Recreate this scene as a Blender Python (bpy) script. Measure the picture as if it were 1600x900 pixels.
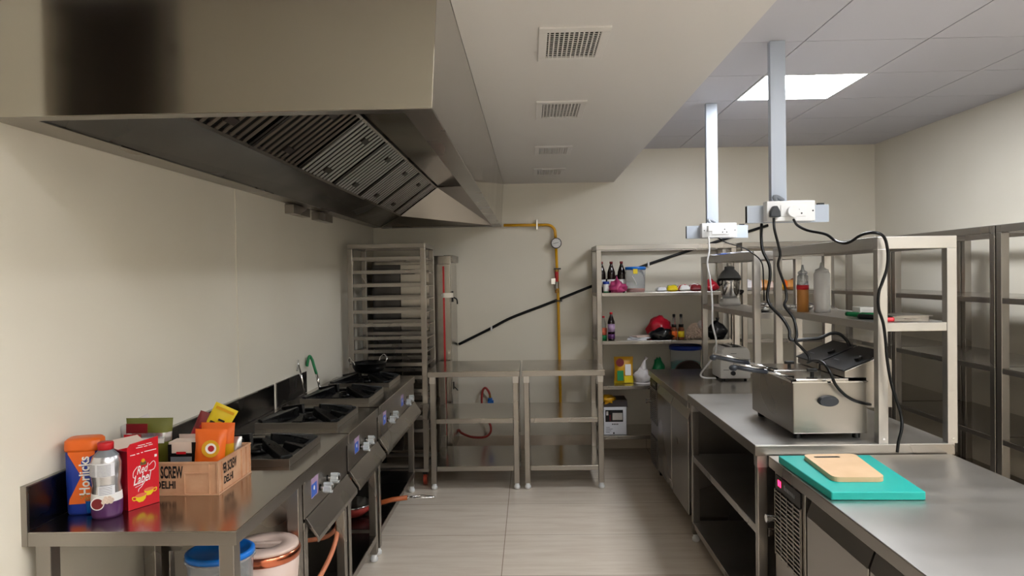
import bpy, bmesh, math, random
from mathutils import Vector, Matrix, noise

for o in list(bpy.data.objects): bpy.data.objects.remove(o)
scene = bpy.context.scene
COL = scene.collection
PI = math.pi

# ------------------------------------------------------------------ camera
FPX, YAW, PITCH, ROLL, CAMH = 1132.63, -0.02522, -0.01731, -0.015994, 1.576
_f = Vector((math.sin(YAW)*math.cos(PITCH), math.cos(YAW)*math.cos(PITCH), math.sin(PITCH)))
_r0 = Vector((math.cos(YAW), -math.sin(YAW), 0)); _u0 = _r0.cross(_f)
_c, _s = math.cos(ROLL), math.sin(ROLL)
_r = _c*_r0 + _s*_u0; _u = -_s*_r0 + _c*_u0
cam_data = bpy.data.cameras.new('camera'); cam = bpy.data.objects.new('camera', cam_data)
COL.objects.link(cam)
m = Matrix((( _r.x, _u.x, -_f.x, 0), (_r.y, _u.y, -_f.y, 0), (_r.z, _u.z, -_f.z, CAMH), (0, 0, 0, 1)))
cam.matrix_world = m
cam_data.sensor_width = 36; cam_data.lens = 36*FPX/1600; cam_data.clip_start = 0.05
scene.camera = cam

def at(px, py, ax, val):
    """point in the room seen at a pixel, on the plane ax = val"""
    d = _f + _r*((px-800)/FPX) - _u*((py-450)/FPX)
    i = 'XYZ'.index(ax); o = Vector((0, 0, CAMH))
    return o + d*((val-o[i])/d[i])

# ------------------------------------------------------------------ view + world
scene.view_settings.view_transform = 'Standard'
scene.view_settings.look = 'None'
scene.view_settings.gamma = 1
scene.view_settings.use_curve_mapping = False
scene.view_settings.exposure = 1.2
w = bpy.data.worlds.new('world'); scene.world = w; w.use_nodes = True
w.node_tree.nodes['Background'].inputs[0].default_value = (0.8, 0.85, 1, 1)
w.node_tree.nodes['Background'].inputs[1].default_value = 0.05
LED_STRENGTH = 17.0

# ------------------------------------------------------------------ materials
def srgb(r, g, b):
    return tuple(((c/255)/12.92 if c/255 <= .04045 else ((c/255+.055)/1.055)**2.4) for c in (r, g, b)) + (1,)
def mat(name, col, rough=.5, metal=0, **kw):
    m = bpy.data.materials.new(name); m.use_nodes = True
    b = m.node_tree.nodes['Principled BSDF']
    b.inputs['Base Color'].default_value = srgb(*col); b.inputs['Roughness'].default_value = rough
    b.inputs['Metallic'].default_value = metal
    for k, v in kw.items():
        b.inputs[k.replace('_', ' ')].default_value = v
    return m
def nodes(m): return m.node_tree.nodes, m.node_tree.links, m.node_tree.nodes['Principled BSDF']
def add_noise(m, scale=(1, 1, 1), nscale=8, detail=4, rough=None, bump=None, colors=None, dist=.002):
    N, L, B = nodes(m)
    tc = N.new('ShaderNodeTexCoord'); mp = N.new('ShaderNodeMapping'); nt = N.new('ShaderNodeTexNoise')
    mp.inputs['Scale'].default_value = scale; nt.inputs['Scale'].default_value = nscale; nt.inputs['Detail'].default_value = detail
    L.new(tc.outputs['Object'], mp.inputs[0]); L.new(mp.outputs[0], nt.inputs[0])
    if rough:
        r = N.new('ShaderNodeMapRange'); r.inputs[1].default_value = .3; r.inputs[2].default_value = .7
        r.inputs[3].default_value = rough[0]; r.inputs[4].default_value = rough[1]
        L.new(nt.outputs[0], r.inputs[0]); L.new(r.outputs[0], B.inputs['Roughness'])
    if bump:
        bp = N.new('ShaderNodeBump'); bp.inputs['Strength'].default_value = bump; bp.inputs['Distance'].default_value = dist
        L.new(nt.outputs[0], bp.inputs['Height']); L.new(bp.outputs[0], B.inputs['Normal'])
    if colors:
        cr = N.new('ShaderNodeValToRGB'); cr.color_ramp.elements[0].position = colors[2] if len(colors) > 2 else .35
        cr.color_ramp.elements[1].position = colors[3] if len(colors) > 3 else .65
        cr.color_ramp.elements[0].color = srgb(*colors[0]); cr.color_ramp.elements[1].color = srgb(*colors[1])
        L.new(nt.outputs[0], cr.inputs[0]); L.new(cr.outputs[0], B.inputs['Base Color'])
    return m
M = {}
M['steel'] = add_noise(mat('brushed_stainless_steel', (158, 153, 147), .3, 1), (1, 1, 1), 2.5, 1, rough=(.26, .32))
M['steel_top'] = add_noise(mat('polished_steel_sheet', (176, 171, 164), .2, 1), (1, 1, 1), 2.2, 3, rough=(.14, .24), bump=.03, dist=.004)
M['steel_satin'] = add_noise(mat('satin_steel_sheet', (192, 189, 185), .4, 1), (1, 3, 1), 2, 3, rough=(.32, .44), bump=.02)
M['steel_hood'] = add_noise(mat('hood_steel_sheet', (166, 161, 151), .22, 1), (2, 2, .3), 2, 2, rough=(.08, .13), bump=.015, dist=.006)
M['steel_dark'] = add_noise(mat('dark_steel_sheet', (84, 82, 82), .22, 1), (1, 1, 1), 2, 3, rough=(.18, .3))  # dark tone paints backsplash reflections and the shadow between filters
M['alu_lit'] = mat('lit_aluminium_baffle', (232, 232, 230), .5, 1)  # far baffles: the light they reflect is put into this paler tone
M['alu_dim'] = mat('dim_aluminium_baffle', (150, 140, 128), .45, 1)  # near baffles: same aluminium, darker tone for less reflected light
M['chrome'] = mat('chrome', (215, 215, 215), .08, 1)
M['iron'] = add_noise(mat('black_cast_iron', (7, 7, 8), .35, 0, Specular_IOR_Level=.35), nscale=90, bump=.25, rough=(.25, .45), dist=.001)
M['wall'] = add_noise(mat('cream_gloss_paint', (231, 225, 210), .38), nscale=1.1, detail=2, rough=(.3, .42), bump=.04, colors=((227, 220, 204), (234, 228, 214)), dist=.02)
M['soffit'] = add_noise(mat('off_white_soffit_paint', (226, 223, 220), .55), nscale=2, bump=.1, dist=.01)
M['tile_ceiling'] = add_noise(mat('ceiling_tile_white', (204, 203, 210), .7), nscale=160, bump=.15, dist=.001)
M['gap'] = mat('dark_shadow_gap', (70, 70, 74), .8)
M['black'] = mat('black_plastic', (11, 11, 12), .38, 0, Specular_IOR_Level=.35)
M['rubber'] = mat('black_rubber_cable', (8, 8, 9), .35, 0, Specular_IOR_Level=.3)
M['white'] = mat('white_plastic', (228, 228, 228), .35)
M['grey'] = mat('grey_plastic', (120, 124, 130), .4)
M['greydk'] = mat('charcoal_plastic', (38, 41, 48), .45)
M['postpaint'] = mat('pale_grey_painted_channel', (172, 180, 192), .4)
M['yellowpipe'] = mat('yellow_painted_pipe', (222, 164, 16), .3)
M['red'] = mat('red_plastic', (196, 22, 34), .4)
M['brass'] = mat('aged_brass', (170, 130, 70), .3, 1)
M['copper'] = mat('copper_band', (205, 120, 90), .18, 1)
M['hose'] = mat('orange_gas_hose', (214, 132, 96), .5)
M['redhose'] = mat('red_gas_hose', (176, 62, 54), .5)
M['bluep'] = mat('blue_plastic', (16, 112, 206), .35)
M['bluedk'] = mat('deep_blue_plastic', (20, 52, 150), .4)
M['green'] = mat('green_plastic', (12, 128, 72), .4)
M['clear'] = mat('cloudy_clear_plastic', (225, 230, 235), .15, 0, Transmission_Weight=.75, IOR=1.2)
M['glass'] = mat('clear_glass', (240, 245, 245), .03, 0, Transmission_Weight=.95, IOR=1.3)
M['acrylic'] = mat('clear_acrylic_knob', (235, 240, 242), .05, 0, Transmission_Weight=.5, IOR=1.5)
M['teal'] = mat('teal_chopping_plastic', (0, 158, 148), .5)
M['wood'] = add_noise(mat('pale_bamboo', (206, 172, 130), .5), (1, 1, 1), 9, 3, colors=((204, 168, 128), (212, 178, 140)))
M['woodh'] = mat('orange_wooden_handle', (176, 92, 48), .45)
M['crate'] = add_noise(mat('tan_crate_plastic', (205, 158, 124), .5), nscale=12, colors=((196, 146, 112), (212, 168, 134)))
M['ink'] = mat('black_ink', (18, 16, 16), .6)
M['whiteink'] = mat('white_ink', (236, 234, 232), .5)
M['paper'] = mat('white_paper', (226, 226, 232), .7)
M['cream'] = mat('cream_pink_plastic', (214, 190, 178), .4)
M['orange'] = mat('orange_plastic', (232, 104, 24), .4)
M['yellow'] = mat('yellow_film', (226, 200, 20), .3)
M['mustard'] = mat('mustard_film', (214, 158, 22), .35)
M['purple'] = mat('purple_film', (84, 40, 92), .35)
M['cola'] = mat('dark_cola', (22, 10, 10), .08)
M['maroon'] = mat('maroon_label', (120, 24, 30), .4)
M['teared'] = mat('red_tea_carton', (206, 18, 36), .35)
M['teadk'] = mat('dark_red_carton_side', (150, 14, 30), .35)
M['silver'] = mat('silver_foil', (206, 206, 210), .25, .85)
M['brown'] = mat('brown_food', (120, 62, 34), .6)
M['olive'] = mat('olive_green_film', (96, 98, 30), .35)
M['pink'] = mat('pink_film', (190, 70, 120), .25)
M['redbag'] = mat('red_thin_bag', (170, 20, 40), .3)
M['blackbag'] = mat('black_thin_bag', (16, 17, 20), .22)
M['whitebag'] = mat('white_thin_bag', (212, 206, 206), .35)
M['tan'] = mat('tan_sauce', (186, 126, 60), .45)
M['salmon'] = mat('salmon_food', (224, 110, 80), .5)
M['beans'] = mat('bean_skin', (226, 206, 192), .5)
M['sticker'] = mat('blue_sticker', (40, 90, 190), .4)
M['lilac'] = mat('lilac_sticker', (168, 140, 172), .4)
M['dark'] = mat('dark_recess', (12, 12, 12), .7)
M['darkfilm'] = mat('dark_brown_film', (44, 34, 30), .4)
M['caster'] = mat('red_caster_rim', (170, 60, 40), .4)
M['squeeze'] = mat('milky_squeeze_plastic', (226, 226, 228), .3, 0, Transmission_Weight=.15)
M['mesh_dark'] = mat('dark_vent_inside', (16, 16, 16), .9)
def emit(name, col, s):
    m = bpy.data.materials.new(name); m.use_nodes = True; N = m.node_tree.nodes; N.clear()
    e = N.new('ShaderNodeEmission'); e.inputs[0].default_value = col; e.inputs[1].default_value = s
    o = N.new('ShaderNodeOutputMaterial'); m.node_tree.links.new(e.outputs[0], o.inputs[0]); return m
M['led'] = emit('lit_led_panel', (0.93, 0.96, 1, 1), LED_STRENGTH)
M['redled'] = emit('red_led_digits', (1, .02, .08, 1), 3)
def floor_mat():
    m = mat('beige_streaked_porcelain_tile', (186, 174, 160), .22); N, L, B = nodes(m)
    tc = N.new('ShaderNodeTexCoord'); mp = N.new('ShaderNodeMapping'); mp.inputs['Scale'].default_value = (1, 7, 1)
    nt = N.new('ShaderNodeTexNoise'); nt.inputs['Scale'].default_value = 2.2; nt.inputs['Detail'].default_value = 6; nt.inputs['Roughness'].default_value = .62
    cr = N.new('ShaderNodeValToRGB')
    cr.color_ramp.elements[0].position = .25; cr.color_ramp.elements[0].color = srgb(208, 192, 174)
    cr.color_ramp.elements[1].position = .6; cr.color_ramp.elements[1].color = srgb(224, 212, 196)
    L.new(tc.outputs['Object'], mp.inputs[0]); L.new(mp.outputs[0], nt.inputs[0]); L.new(nt.outputs[0], cr.inputs[0])
    br = N.new('ShaderNodeTexBrick'); br.offset = 0; br.inputs['Brick Width'].default_value = 1.2; br.inputs['Row Height'].default_value = .6
    br.inputs['Scale'].default_value = 1; br.inputs['Mortar Size'].default_value = .0022; br.inputs['Mortar Smooth'].default_value = .1
    mp2 = N.new('ShaderNodeMapping'); mp2.inputs['Location'].default_value = (.175+1.2, -4.375+6, 0)
    L.new(tc.outputs['Object'], mp2.inputs[0]); L.new(mp2.outputs[0], br.inputs[0])
    L.new(cr.outputs[0], br.inputs['Color1']); L.new(cr.outputs[0], br.inputs['Color2']); br.inputs['Mortar'].default_value = srgb(150, 132, 114)
    L.new(br.outputs[0], B.inputs['Base Color'])
    return m
M['floor'] = floor_mat()

# ------------------------------------------------------------------ mesh building
class MB:
    def __init__(s): s.v = []; s.f = []; s.mi = []; s.mats = []; s.cur = 0; s.sm = []; s.smooth = False
    def m(s, key):
        if key not in s.mats: s.mats.append(key)
        s.cur = s.mats.index(key); return s
    def add(s, vs, fs, smooth=False):
        n = len(s.v); s.v += [Vector(p) for p in vs]
        for f in fs: s.f.append([i+n for i in f]); s.mi.append(s.cur); s.sm.append(smooth)
        return s
    def box(s, x0, x1, y0, y1, z0, z1, T=None):
        vs = [Vector((x, y, z)) for z in (z0, z1) for y in (y0, y1) for x in (x0, x1)]
        if T: vs = [T @ v for v in vs]
        return s.add(vs, [(0, 2, 3, 1), (4, 5, 7, 6), (0, 1, 5, 4), (2, 6, 7, 3), (0, 4, 6, 2), (1, 3, 7, 5)])
    def prism(s, pts, axis, a, b, T=None):
        """polygon pts (2d) extruded along axis from a to b. axis 'X': pts=(y,z); 'Y': (x,z); 'Z': (x,y)"""
        def P(p, c): return Vector({'X': (c, p[0], p[1]), 'Y': (p[0], c, p[1]), 'Z': (p[0], p[1], c)}[axis])
        n = len(pts); vs = [P(p, a) for p in pts]+[P(p, b) for p in pts]
        if T: vs = [T @ v for v in vs]
        fs = [tuple(range(n))[::-1], tuple(range(n, 2*n))]+[(i, (i+1) % n, n+(i+1) % n, n+i) for i in range(n)]
        return s.add(vs, fs)
    def ring(s, c, ax1, ax2, r, n):
        return [c+ax1*(math.cos(2*PI*i/n)*r)+ax2*(math.sin(2*PI*i/n)*r) for i in range(n)]
    def cyl(s, p0, p1, r, r2=None, n=16, caps=True):
        p0, p1 = Vector(p0), Vector(p1); r2 = r if r2 is None else r2
        d = (p1-p0).normalized(); a = d.orthogonal().normalized(); b = d.cross(a)
        vs = s.ring(p0, a, b, r, n)+s.ring(p1, a, b, r2, n)
        s.add(vs, [(i, (i+1) % n, n+(i+1) % n, n+i) for i in range(n)], True)
        if caps: s.add(vs[:n], [tuple(range(n))[::-1]]); s.add(vs[n:], [tuple(range(n))])
        return s
    def tube(s, pts, r, n=8, sub=6, smooth=True):
        pts = [Vector(p) for p in pts]
        if smooth and len(pts) > 2:
            q = []; P = [pts[0]*2-pts[1]]+pts+[pts[-1]*2-pts[-2]]
            for i in range(1, len(P)-2):
                for k in range(sub):
                    t = k/sub; a, b, c, d = P[i-1], P[i], P[i+1], P[i+2]
                    q.append(.5*((2*b)+(c-a)*t+(2*a-5*b+4*c-d)*t*t+(3*b-a-3*c+d)*t**3))
            q.append(pts[-1]); pts = q
        t0 = (pts[1]-pts[0]).normalized(); a = t0.orthogonal().normalized(); rings = []
        for i, p in enumerate(pts):
            t = (pts[min(i+1, len(pts)-1)]-pts[max(i-1, 0)]).normalized()
            a = (a-t*a.dot(t)).normalized(); b = t.cross(a); rings += s.ring(p, a, b, r, n)
        k = len(pts)
        fs = [(j*n+i, j*n+(i+1) % n, (j+1)*n+(i+1) % n, (j+1)*n+i) for j in range(k-1) for i in range(n)]
        fs += [tuple(range(n))[::-1], tuple(range((k-1)*n, k*n))]
        return s.add(rings, fs, True)
    def lathe(s, c, prof, n=24, sq=0, sx=1, sy=1, rot=0):
        """prof: list of (r, z[, material]); sq>0 squares the section off"""
        c = Vector(c); rings = []
        for p in prof:
            for i in range(n):
                a = 2*PI*i/n; ca, sa = math.cos(a), math.sin(a)
                k = 1
                if sq: k = 1/((abs(ca)**sq+abs(sa)**sq)**(1/sq))
                x, y = p[0]*k*ca*sx, p[0]*k*sa*sy
                rings.append(c+Vector((x*math.cos(rot)-y*math.sin(rot), x*math.sin(rot)+y*math.cos(rot), p[1])))
        base = len(s.v); s.v += rings
        for j in range(len(prof)-1):
            if len(prof[j]) > 2: s.m(prof[j][2])
            for i in range(n):
                s.f.append([base+j*n+i, base+j*n+(i+1) % n, base+(j+1)*n+(i+1) % n, base+(j+1)*n+i]); s.mi.append(s.cur); s.sm.append(True)
        for j, rv in ((0, True), (len(prof)-1, False)):
            if prof[j][0] > 1e-4:
                if len(prof[min(j, len(prof)-2)]) > 2: s.m(prof[min(j, len(prof)-2)][2])
                idx = [base+j*n+i for i in range(n)]; s.f.append(idx[::-1] if rv else idx); s.mi.append(s.cur); s.sm.append(False)
        return s
    def blob(s, c, rx, ry, rz, seed=0, amp=.2, fr=2.5, flat=True, sub=3, top=None):
        """crumpled lump, flat underneath; c is the centre of its base"""
        bm = bmesh.new(); bmesh.ops.create_icosphere(bm, subdivisions=sub, radius=1)
        off = Vector((seed*7.3, seed*3.1, seed*1.7)); vs = []
        for v in bm.verts:
            p = v.co.copy(); k = 1+amp*noise.noise(p*fr+off)+amp*.6*noise.noise(p*fr*2.6+off)
            q = p*k
            if top: q.x *= 1-top*max(0, q.z); q.y *= 1-top*max(0, q.z)
            z = q.z*rz+rz*.8
            if flat: z = max(z, 0)
            vs.append(Vector(c)+Vector((q.x*rx, q.y*ry, z)))
        bm.verts.index_update(); fs = [[v.index for v in f.verts] for f in bm.faces]; bm.free()
        return s.add(vs, fs, True)
    def build(s, name, parent=None, mkey=None, bevel=0, kind=None, label=None):
        me = bpy.data.meshes.new(name)
        off = Vector(ROOTS.get(root_of(parent).name, (0, 0, 0))) if parent else Vector((0, 0, 0))
        me.from_pydata([v-off for v in s.v], [], s.f)
        keys = s.mats or [mkey or 'steel']
        for k in keys: me.materials.append(M[k])
        me.polygons.foreach_set('material_index', s.mi); me.polygons.foreach_set('use_smooth', s.sm)
        me.update()
        bm = bmesh.new(); bm.from_mesh(me); bmesh.ops.recalc_face_normals(bm, faces=bm.faces); bm.to_mesh(me); bm.free()
        o = bpy.data.objects.new(name, me); COL.objects.link(o)
        if parent: o.parent = parent
        if bevel:
            b = o.modifiers.new('bevel', 'BEVEL'); b.width = bevel; b.segments = 2; b.limit_method = 'ANGLE'
        if kind: o['kind'] = kind
        if label: o['label'] = label
        return o
ROOTS = {}
def root_of(o):
    while o.parent: o = o.parent
    return o
def thing(name, label, cat, loc=(0, 0, 0), group=None):
    o = bpy.data.objects.new(name, None); COL.objects.link(o); o.location = loc; o.empty_display_size = .05
    o['label'] = label; o['category'] = cat
    if group: o['group'] = group
    ROOTS[o.name] = tuple(loc); return o
def single(mb, name, label, cat, group=None, bevel=0):
    """a thing that is one mesh: its origin goes to its base"""
    xs = [v.x for v in mb.v]; ys = [v.y for v in mb.v]; zs = [v.z for v in mb.v]
    loc = Vector(((min(xs)+max(xs))/2, (min(ys)+max(ys))/2, min(zs)))
    mb.v = [v-loc for v in mb.v]
    o = mb.build(name, bevel=bevel); o.location = loc; o['label'] = label; o['category'] = cat
    if group: o['group'] = group
    ROOTS[o.name] = tuple(loc); return o
def struct(mb, name, bevel=0): return mb.build(name, kind='structure', bevel=bevel)
def text(body, mkey, parent, origin, xd, up, height, name='lettering', width=None, thick=.0006, shear=0, bold=0, curve=None):
    cu = bpy.data.curves.new('t', 'FONT'); cu.body = body; cu.size = 1; cu.shear = shear; cu.offset = bold; cu.resolution_u = 3
    ob = bpy.data.objects.new('t', cu); COL.objects.link(ob)
    bpy.context.view_layer.update()
    dg = bpy.context.evaluated_depsgraph_get(); me = bpy.data.meshes.new_from_object(ob.evaluated_get(dg))
    bpy.data.objects.remove(ob)
    xd, up = Vector(xd).normalized(), Vector(up).normalized(); n = xd.cross(up)
    xs = [v.co.x for v in me.vertices]; ys = [v.co.y for v in me.vertices]
    x0, x1, y0, y1 = min(xs), max(xs), min(ys), max(ys)
    ky = height/(y1-y0); kx = width/(x1-x0) if width else ky
    off = Vector(ROOTS[root_of(parent).name])
    for v in me.vertices:
        x = (v.co.x-x0)*kx; y = (v.co.y-y0)*ky; d = thick
        if curve: d += curve(x, y)
        v.co = Vector(origin)+xd*x+up*y+n*d-off
    me.name = name; me.materials.clear(); me.materials.append(M[mkey])
    o = bpy.data.objects.new(name, me); COL.objects.link(o); o.parent = parent
    return o

# ------------------------------------------------------------------ room shell
YB, ZC, ZS = 6.555, 2.693, 2.402
def xl(y): return -1.478+(y-2)*.0135          # the left wall is not quite parallel to the counters
def xr(y): return 3.085+(6.555-y)*.014
Y0 = -1.6; YN = 1.6; XFL = -4.2; ZR = 3.75
struct(MB().m('floor').add([(XFL, Y0, 0), (3.4, Y0, 0), (3.4, YB+.1, 0), (XFL, YB+.1, 0)], [(0, 1, 2, 3)])
       .add([(XFL, Y0, -.1), (3.4, Y0, -.1), (3.4, YB+.1, -.1), (XFL, YB+.1, -.1)], [(0, 3, 2, 1)]), 'floor')
b = MB().m('wall')
# left wall in plastered panels, each standing a few millimetres off the next
ys = [YN, 1.8, 2.58, 3.56, 5.15, YB]; offs = [0, .004, 0, .005, -.002]
for i in range(5):
    a, c = ys[i], ys[i+1]; o_ = offs[i]
    b.prism([(xl(a)-.15, a), (xl(a)+o_, a), (xl(c)+o_, c), (xl(c)-.15, c)], 'Z', 0, ZR)
struct(b, 'wall_left')
struct(MB().m('wall').box(-1.75, 3.5, YB, YB+.12, 0, ZR), 'wall_back')
struct(MB().m('wall').prism([(xr(Y0), Y0), (xr(Y0)+.15, Y0), (xr(YB)+.15, YB), (xr(YB), YB)], 'Z', 0, ZR), 'wall_right')
# room behind the camera: rear wall, tall dark doorway added for the hood to reflect
struct(MB().m('wall').box(XFL-.1, -3.55, Y0-.12, Y0, 0, ZR).box(-2.6, 3.5, Y0-.12, Y0, 0, ZR), 'wall_front')
struct(MB().m('darkfilm').box(-3.55, -2.6, Y0-.1, Y0-.05, 0, ZR).m('steel').box(-3.55, -3.51, Y0-.06, Y0+.01, 0, ZR).box(-2.75, -2.6, Y0-.06, Y0+.01, 0, ZR), 'added_door_1')  # unseen dark doorway, added to put a dark band in the hood's reflection
struct(MB().m('wall').box(XFL-.1, XFL, Y0, YN+.1, 0, ZR), 'wall_far_left')
struct(MB().m('wall').box(XFL, xl(YN)-.15, YN, YN+.1, 0, ZR), 'wall_return')
struct(MB().m('tile_ceiling').box(XFL, 3.5, Y0-.1, 1.75, ZR, ZR+.05).box(-1.9, 3.5, 1.15, 1.2, ZC, ZR), 'ceiling_rear')
# suspended ceiling tiles with the lamp openings left free
GX, GY = 1.353, 3.585
LAMPS = [(0, 1), (0, -3)]
b = MB(); lamp_spots = []
b.m('gap').box(-1.9, 3.5, 1.2, YB+.1, ZC+.012, ZC+.03)
b.m('tile_ceiling')
for i in range(-5, 4):
    for j in range(-4, 5):
        x0 = GX+.6*i; y0 = GY+.6*j
        x1 = min(x0+.6, 3.3); y1 = min(y0+.6, YB)
        if x0 > 3.2: continue
        if y0 > YB-.02: continue
        if (i, j) in LAMPS: continue
        b.prism([(x0+.003, y0+.003), (x1-.003, y0+.003), (x1-.003, y1-.003), (x0+.003, y1-.003)], 'Z', ZC, ZC+.012)
struct(b, 'ceiling')
# plastered soffit
struct(MB().m('soffit').prism([(-.2255, ZS), (.765, ZS), (.765, ZC+.01), (-.2255, ZC+.01)], 'Y', 1.2, YB), 'trim_1')
# skirting of floor tile
struct(MB().m('floor').box(-1.4, 3.1, YB-.012, YB, 0, .125), 'baseboard_back')
struct(MB().m('floor').prism([(xr(1)-.012, 1), (xr(1), 1), (xr(YB), YB), (xr(YB)-.012, YB)], 'Z', 0, .125), 'baseboard_right')
struct(MB().m('floor').prism([(xl(1), 1), (xl(1)+.014, 1), (xl(YB)+.014, YB-.013), (xl(YB), YB-.013)], 'Z', 0, .125), 'baseboard_left')

# ------------------------------------------------------------------ ceiling lamps (LED panels)
def led(x, y, z, label, s=.6, gp='fill panels added behind the camera'):
    t = thing('ceiling_light', label, 'ceiling light', (x+s/2, y+s/2, z-.012), gp)
    MB().m('white').box(x+.004, x+s-.004, y+.004, y+.014, z-.004, z+.01).box(x+.004, x+s-.004, y+s-.014, y+s-.004, z-.004, z+.01)\
        .box(x+.004, x+.014, y+.014, y+s-.014, z-.004, z+.01).box(x+s-.014, x+s-.004, y+.014, y+s-.014, z-.004, z+.01).build('frame', t)
    MB().m('led').box(x+.014, x+s-.014, y+.014, y+s-.014, z-.002, z+.006).build('diffuser', t)
led(GX, GY+.6, ZC+.002, 'square lit panel lamp set into the tiled ceiling behind the grey post', gp=None)
led(GX, GY-1.8, ZC+.002, 'square lit panel lamp in the tiled ceiling above the near chiller counter', gp=None)
for (x, y, w_) in ((2.2, .1, 'at the right wall, nearest the shelving'), (.8, .1, 'over the camera'), (2.2, -1.3, 'in the rear right corner'), (.8, -1.3, 'by the rear wall')):
    led(x, y, ZR-.002, 'added unseen fill light panel '+w_)  # unseen panels added behind the camera as fill light
# ------------------------------------------------------------------ extraction hood
XO = -.25; ZB = 2.018; YH = 1.90
t = thing('extraction_hood', 'large stainless steel extraction hood with baffle filters above the cooking ranges', 'extraction hood', (-.85, YH, ZB))
MB().m('steel_hood').prism([(xl(YH)+.003, ZB), (XO, ZB), (-.2265, ZS), (-.2265, ZC-.03), (xl(YH)+.003, ZC-.03)], 'Y', YH, YH+.004).build('front_panel', t, bevel=.001)
MB().m('steel_hood').prism([(XO, ZB), (-.2265, ZS), (-.2265, ZC-.03), (-.2325, ZC-.03), (-.2325, ZS), (XO-.006, ZB)], 'Y', YH+.004, YB-.005).build('side_panel', t)
MB().m('steel_hood').box(-1.415, -.236, YH+.004, YB-.01, ZC-.04, ZC-.034).build('top_panel', t)
b = MB().m('steel')   # rim: folded lips all round the mouth
b.box(XO-.08, XO-.001, YH+.004, YB-.006, ZB-.001, ZB+.004)
b.box(-1.46, XO-.08, YH+.004, YH+.05, ZB-.001, ZB+.004)
b.prism([(xl(YH)+.006, YH+.05), (-1.36, YH+.05), (-1.33, YB-.06), (xl(YB)+.008, YB-.006)], 'Z', ZB+.008, ZB+.013)
b.box(-1.33, XO-.08, YB-.07, YB-.006, ZB, ZB+.005)
b.build('rim', t, bevel=.001)
MB().m('steel_dark').add([(-1.36, YH+.05, ZB+.012), (-1.13, YH+.05, 2.11), (-1.13, 6.33, 2.11), (-1.33, YB-.07, ZB+.012),
    (-1.36, YH+.05, ZB+.02), (-1.13, YH+.05, 2.118), (-1.13, 6.33, 2.118), (-1.33, YB-.07, ZB+.02)],
    [(0, 1, 2, 3), (7, 6, 5, 4), (0, 4, 5, 1), (2, 6, 7, 3), (0, 3, 7, 4), (1, 5, 6, 2)]).build('gutter_panel', t)
MB().m('steel').add([(-1.32, YB-.07, ZB+.008), (XO-.08, YB-.07, ZB+.008), (-.28, 6.33, 2.37), (-.8, 6.33, 2.355), (-1.13, 6.33, 2.112)],
    [(0, 1, 2, 3, 4)]).build('end_panel', t)
MB().m('steel_hood').box(-.80, -.27, YH+.01, 6.33, 2.362, 2.37).prism([(-.325, ZB+.006), (-.275, 2.362), (-.269, 2.362), (-.319, ZB+.006)], 'Y', YH+.05, 6.4).build('inner_panel', t)
# baffle filters on the slope between gutter and roof
A0 = Vector((-1.13, 0, 2.112)); A1 = Vector((-.80, 0, 2.355)); dv = (A1-A0); L_ = dv.length; dn = dv.normalized()
nn = Vector((dn.z, 0, -dn.x))   # pointing down into the hood
bounds = [1.97, 2.28, 2.90, 3.52, 4.14, 4.76, 5.38, 6.0, 6.32]
def fslab(b, s0, s1, y0, y1, h0, h1):
    P = [A0+dn*s0+nn*h0, A0+dn*s1+nn*h0, A0+dn*s1+nn*h1, A0+dn*s0+nn*h1]
    return b.prism([(p.x, p.z) for p in P], 'Y', y0, y1)
for k in range(8):
    y0, y1 = bounds[k]+.004, bounds[k+1]-.004
    b = MB().m('steel'); fslab(b, 0, .014, y0, y1, -.03, .006); fslab(b, L_-.014, L_, y0, y1, -.03, .006)
    b.m('steel_dark'); fslab(b, .014, L_-.014, y0, y0+.022, -.03, .006); fslab(b, .014, L_-.014, y1-.022, y1, -.03, .006)  # dark filter ends: shadow between neighbours put into the colour
    b.m('dark'); fslab(b, .014, L_-.014, y0+.012, y1-.012, -.03, -.024)
    b.m('alu_lit' if k >= 3 else 'alu_dim'); n = max(2, int((y1-y0-.05)/.060))
    for i in range(n):
        yy = y0+.036+i*(y1-y0-.05)/n
        fslab(b, .014, L_-.014, yy, yy+.027, -.001, .003)
    f = b.build('baffle_filter', t)
    if y1-y0 > .4:
        for s_ in (.06, L_-.1):
            h = MB().m('darkfilm'); ym = (y0+y1)/2
            fslab(h, s_, s_+.03, ym-.045, ym+.045, .004, .012); h.build('handle', f)
for y_ in (4.25, 4.75):
    MB().m('steel').box(xl(y_)+.006, xl(y_)+.06, y_, y_+.32, ZB-.055, ZB-.001).build('wall_bracket', t, bevel=.002)

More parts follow.
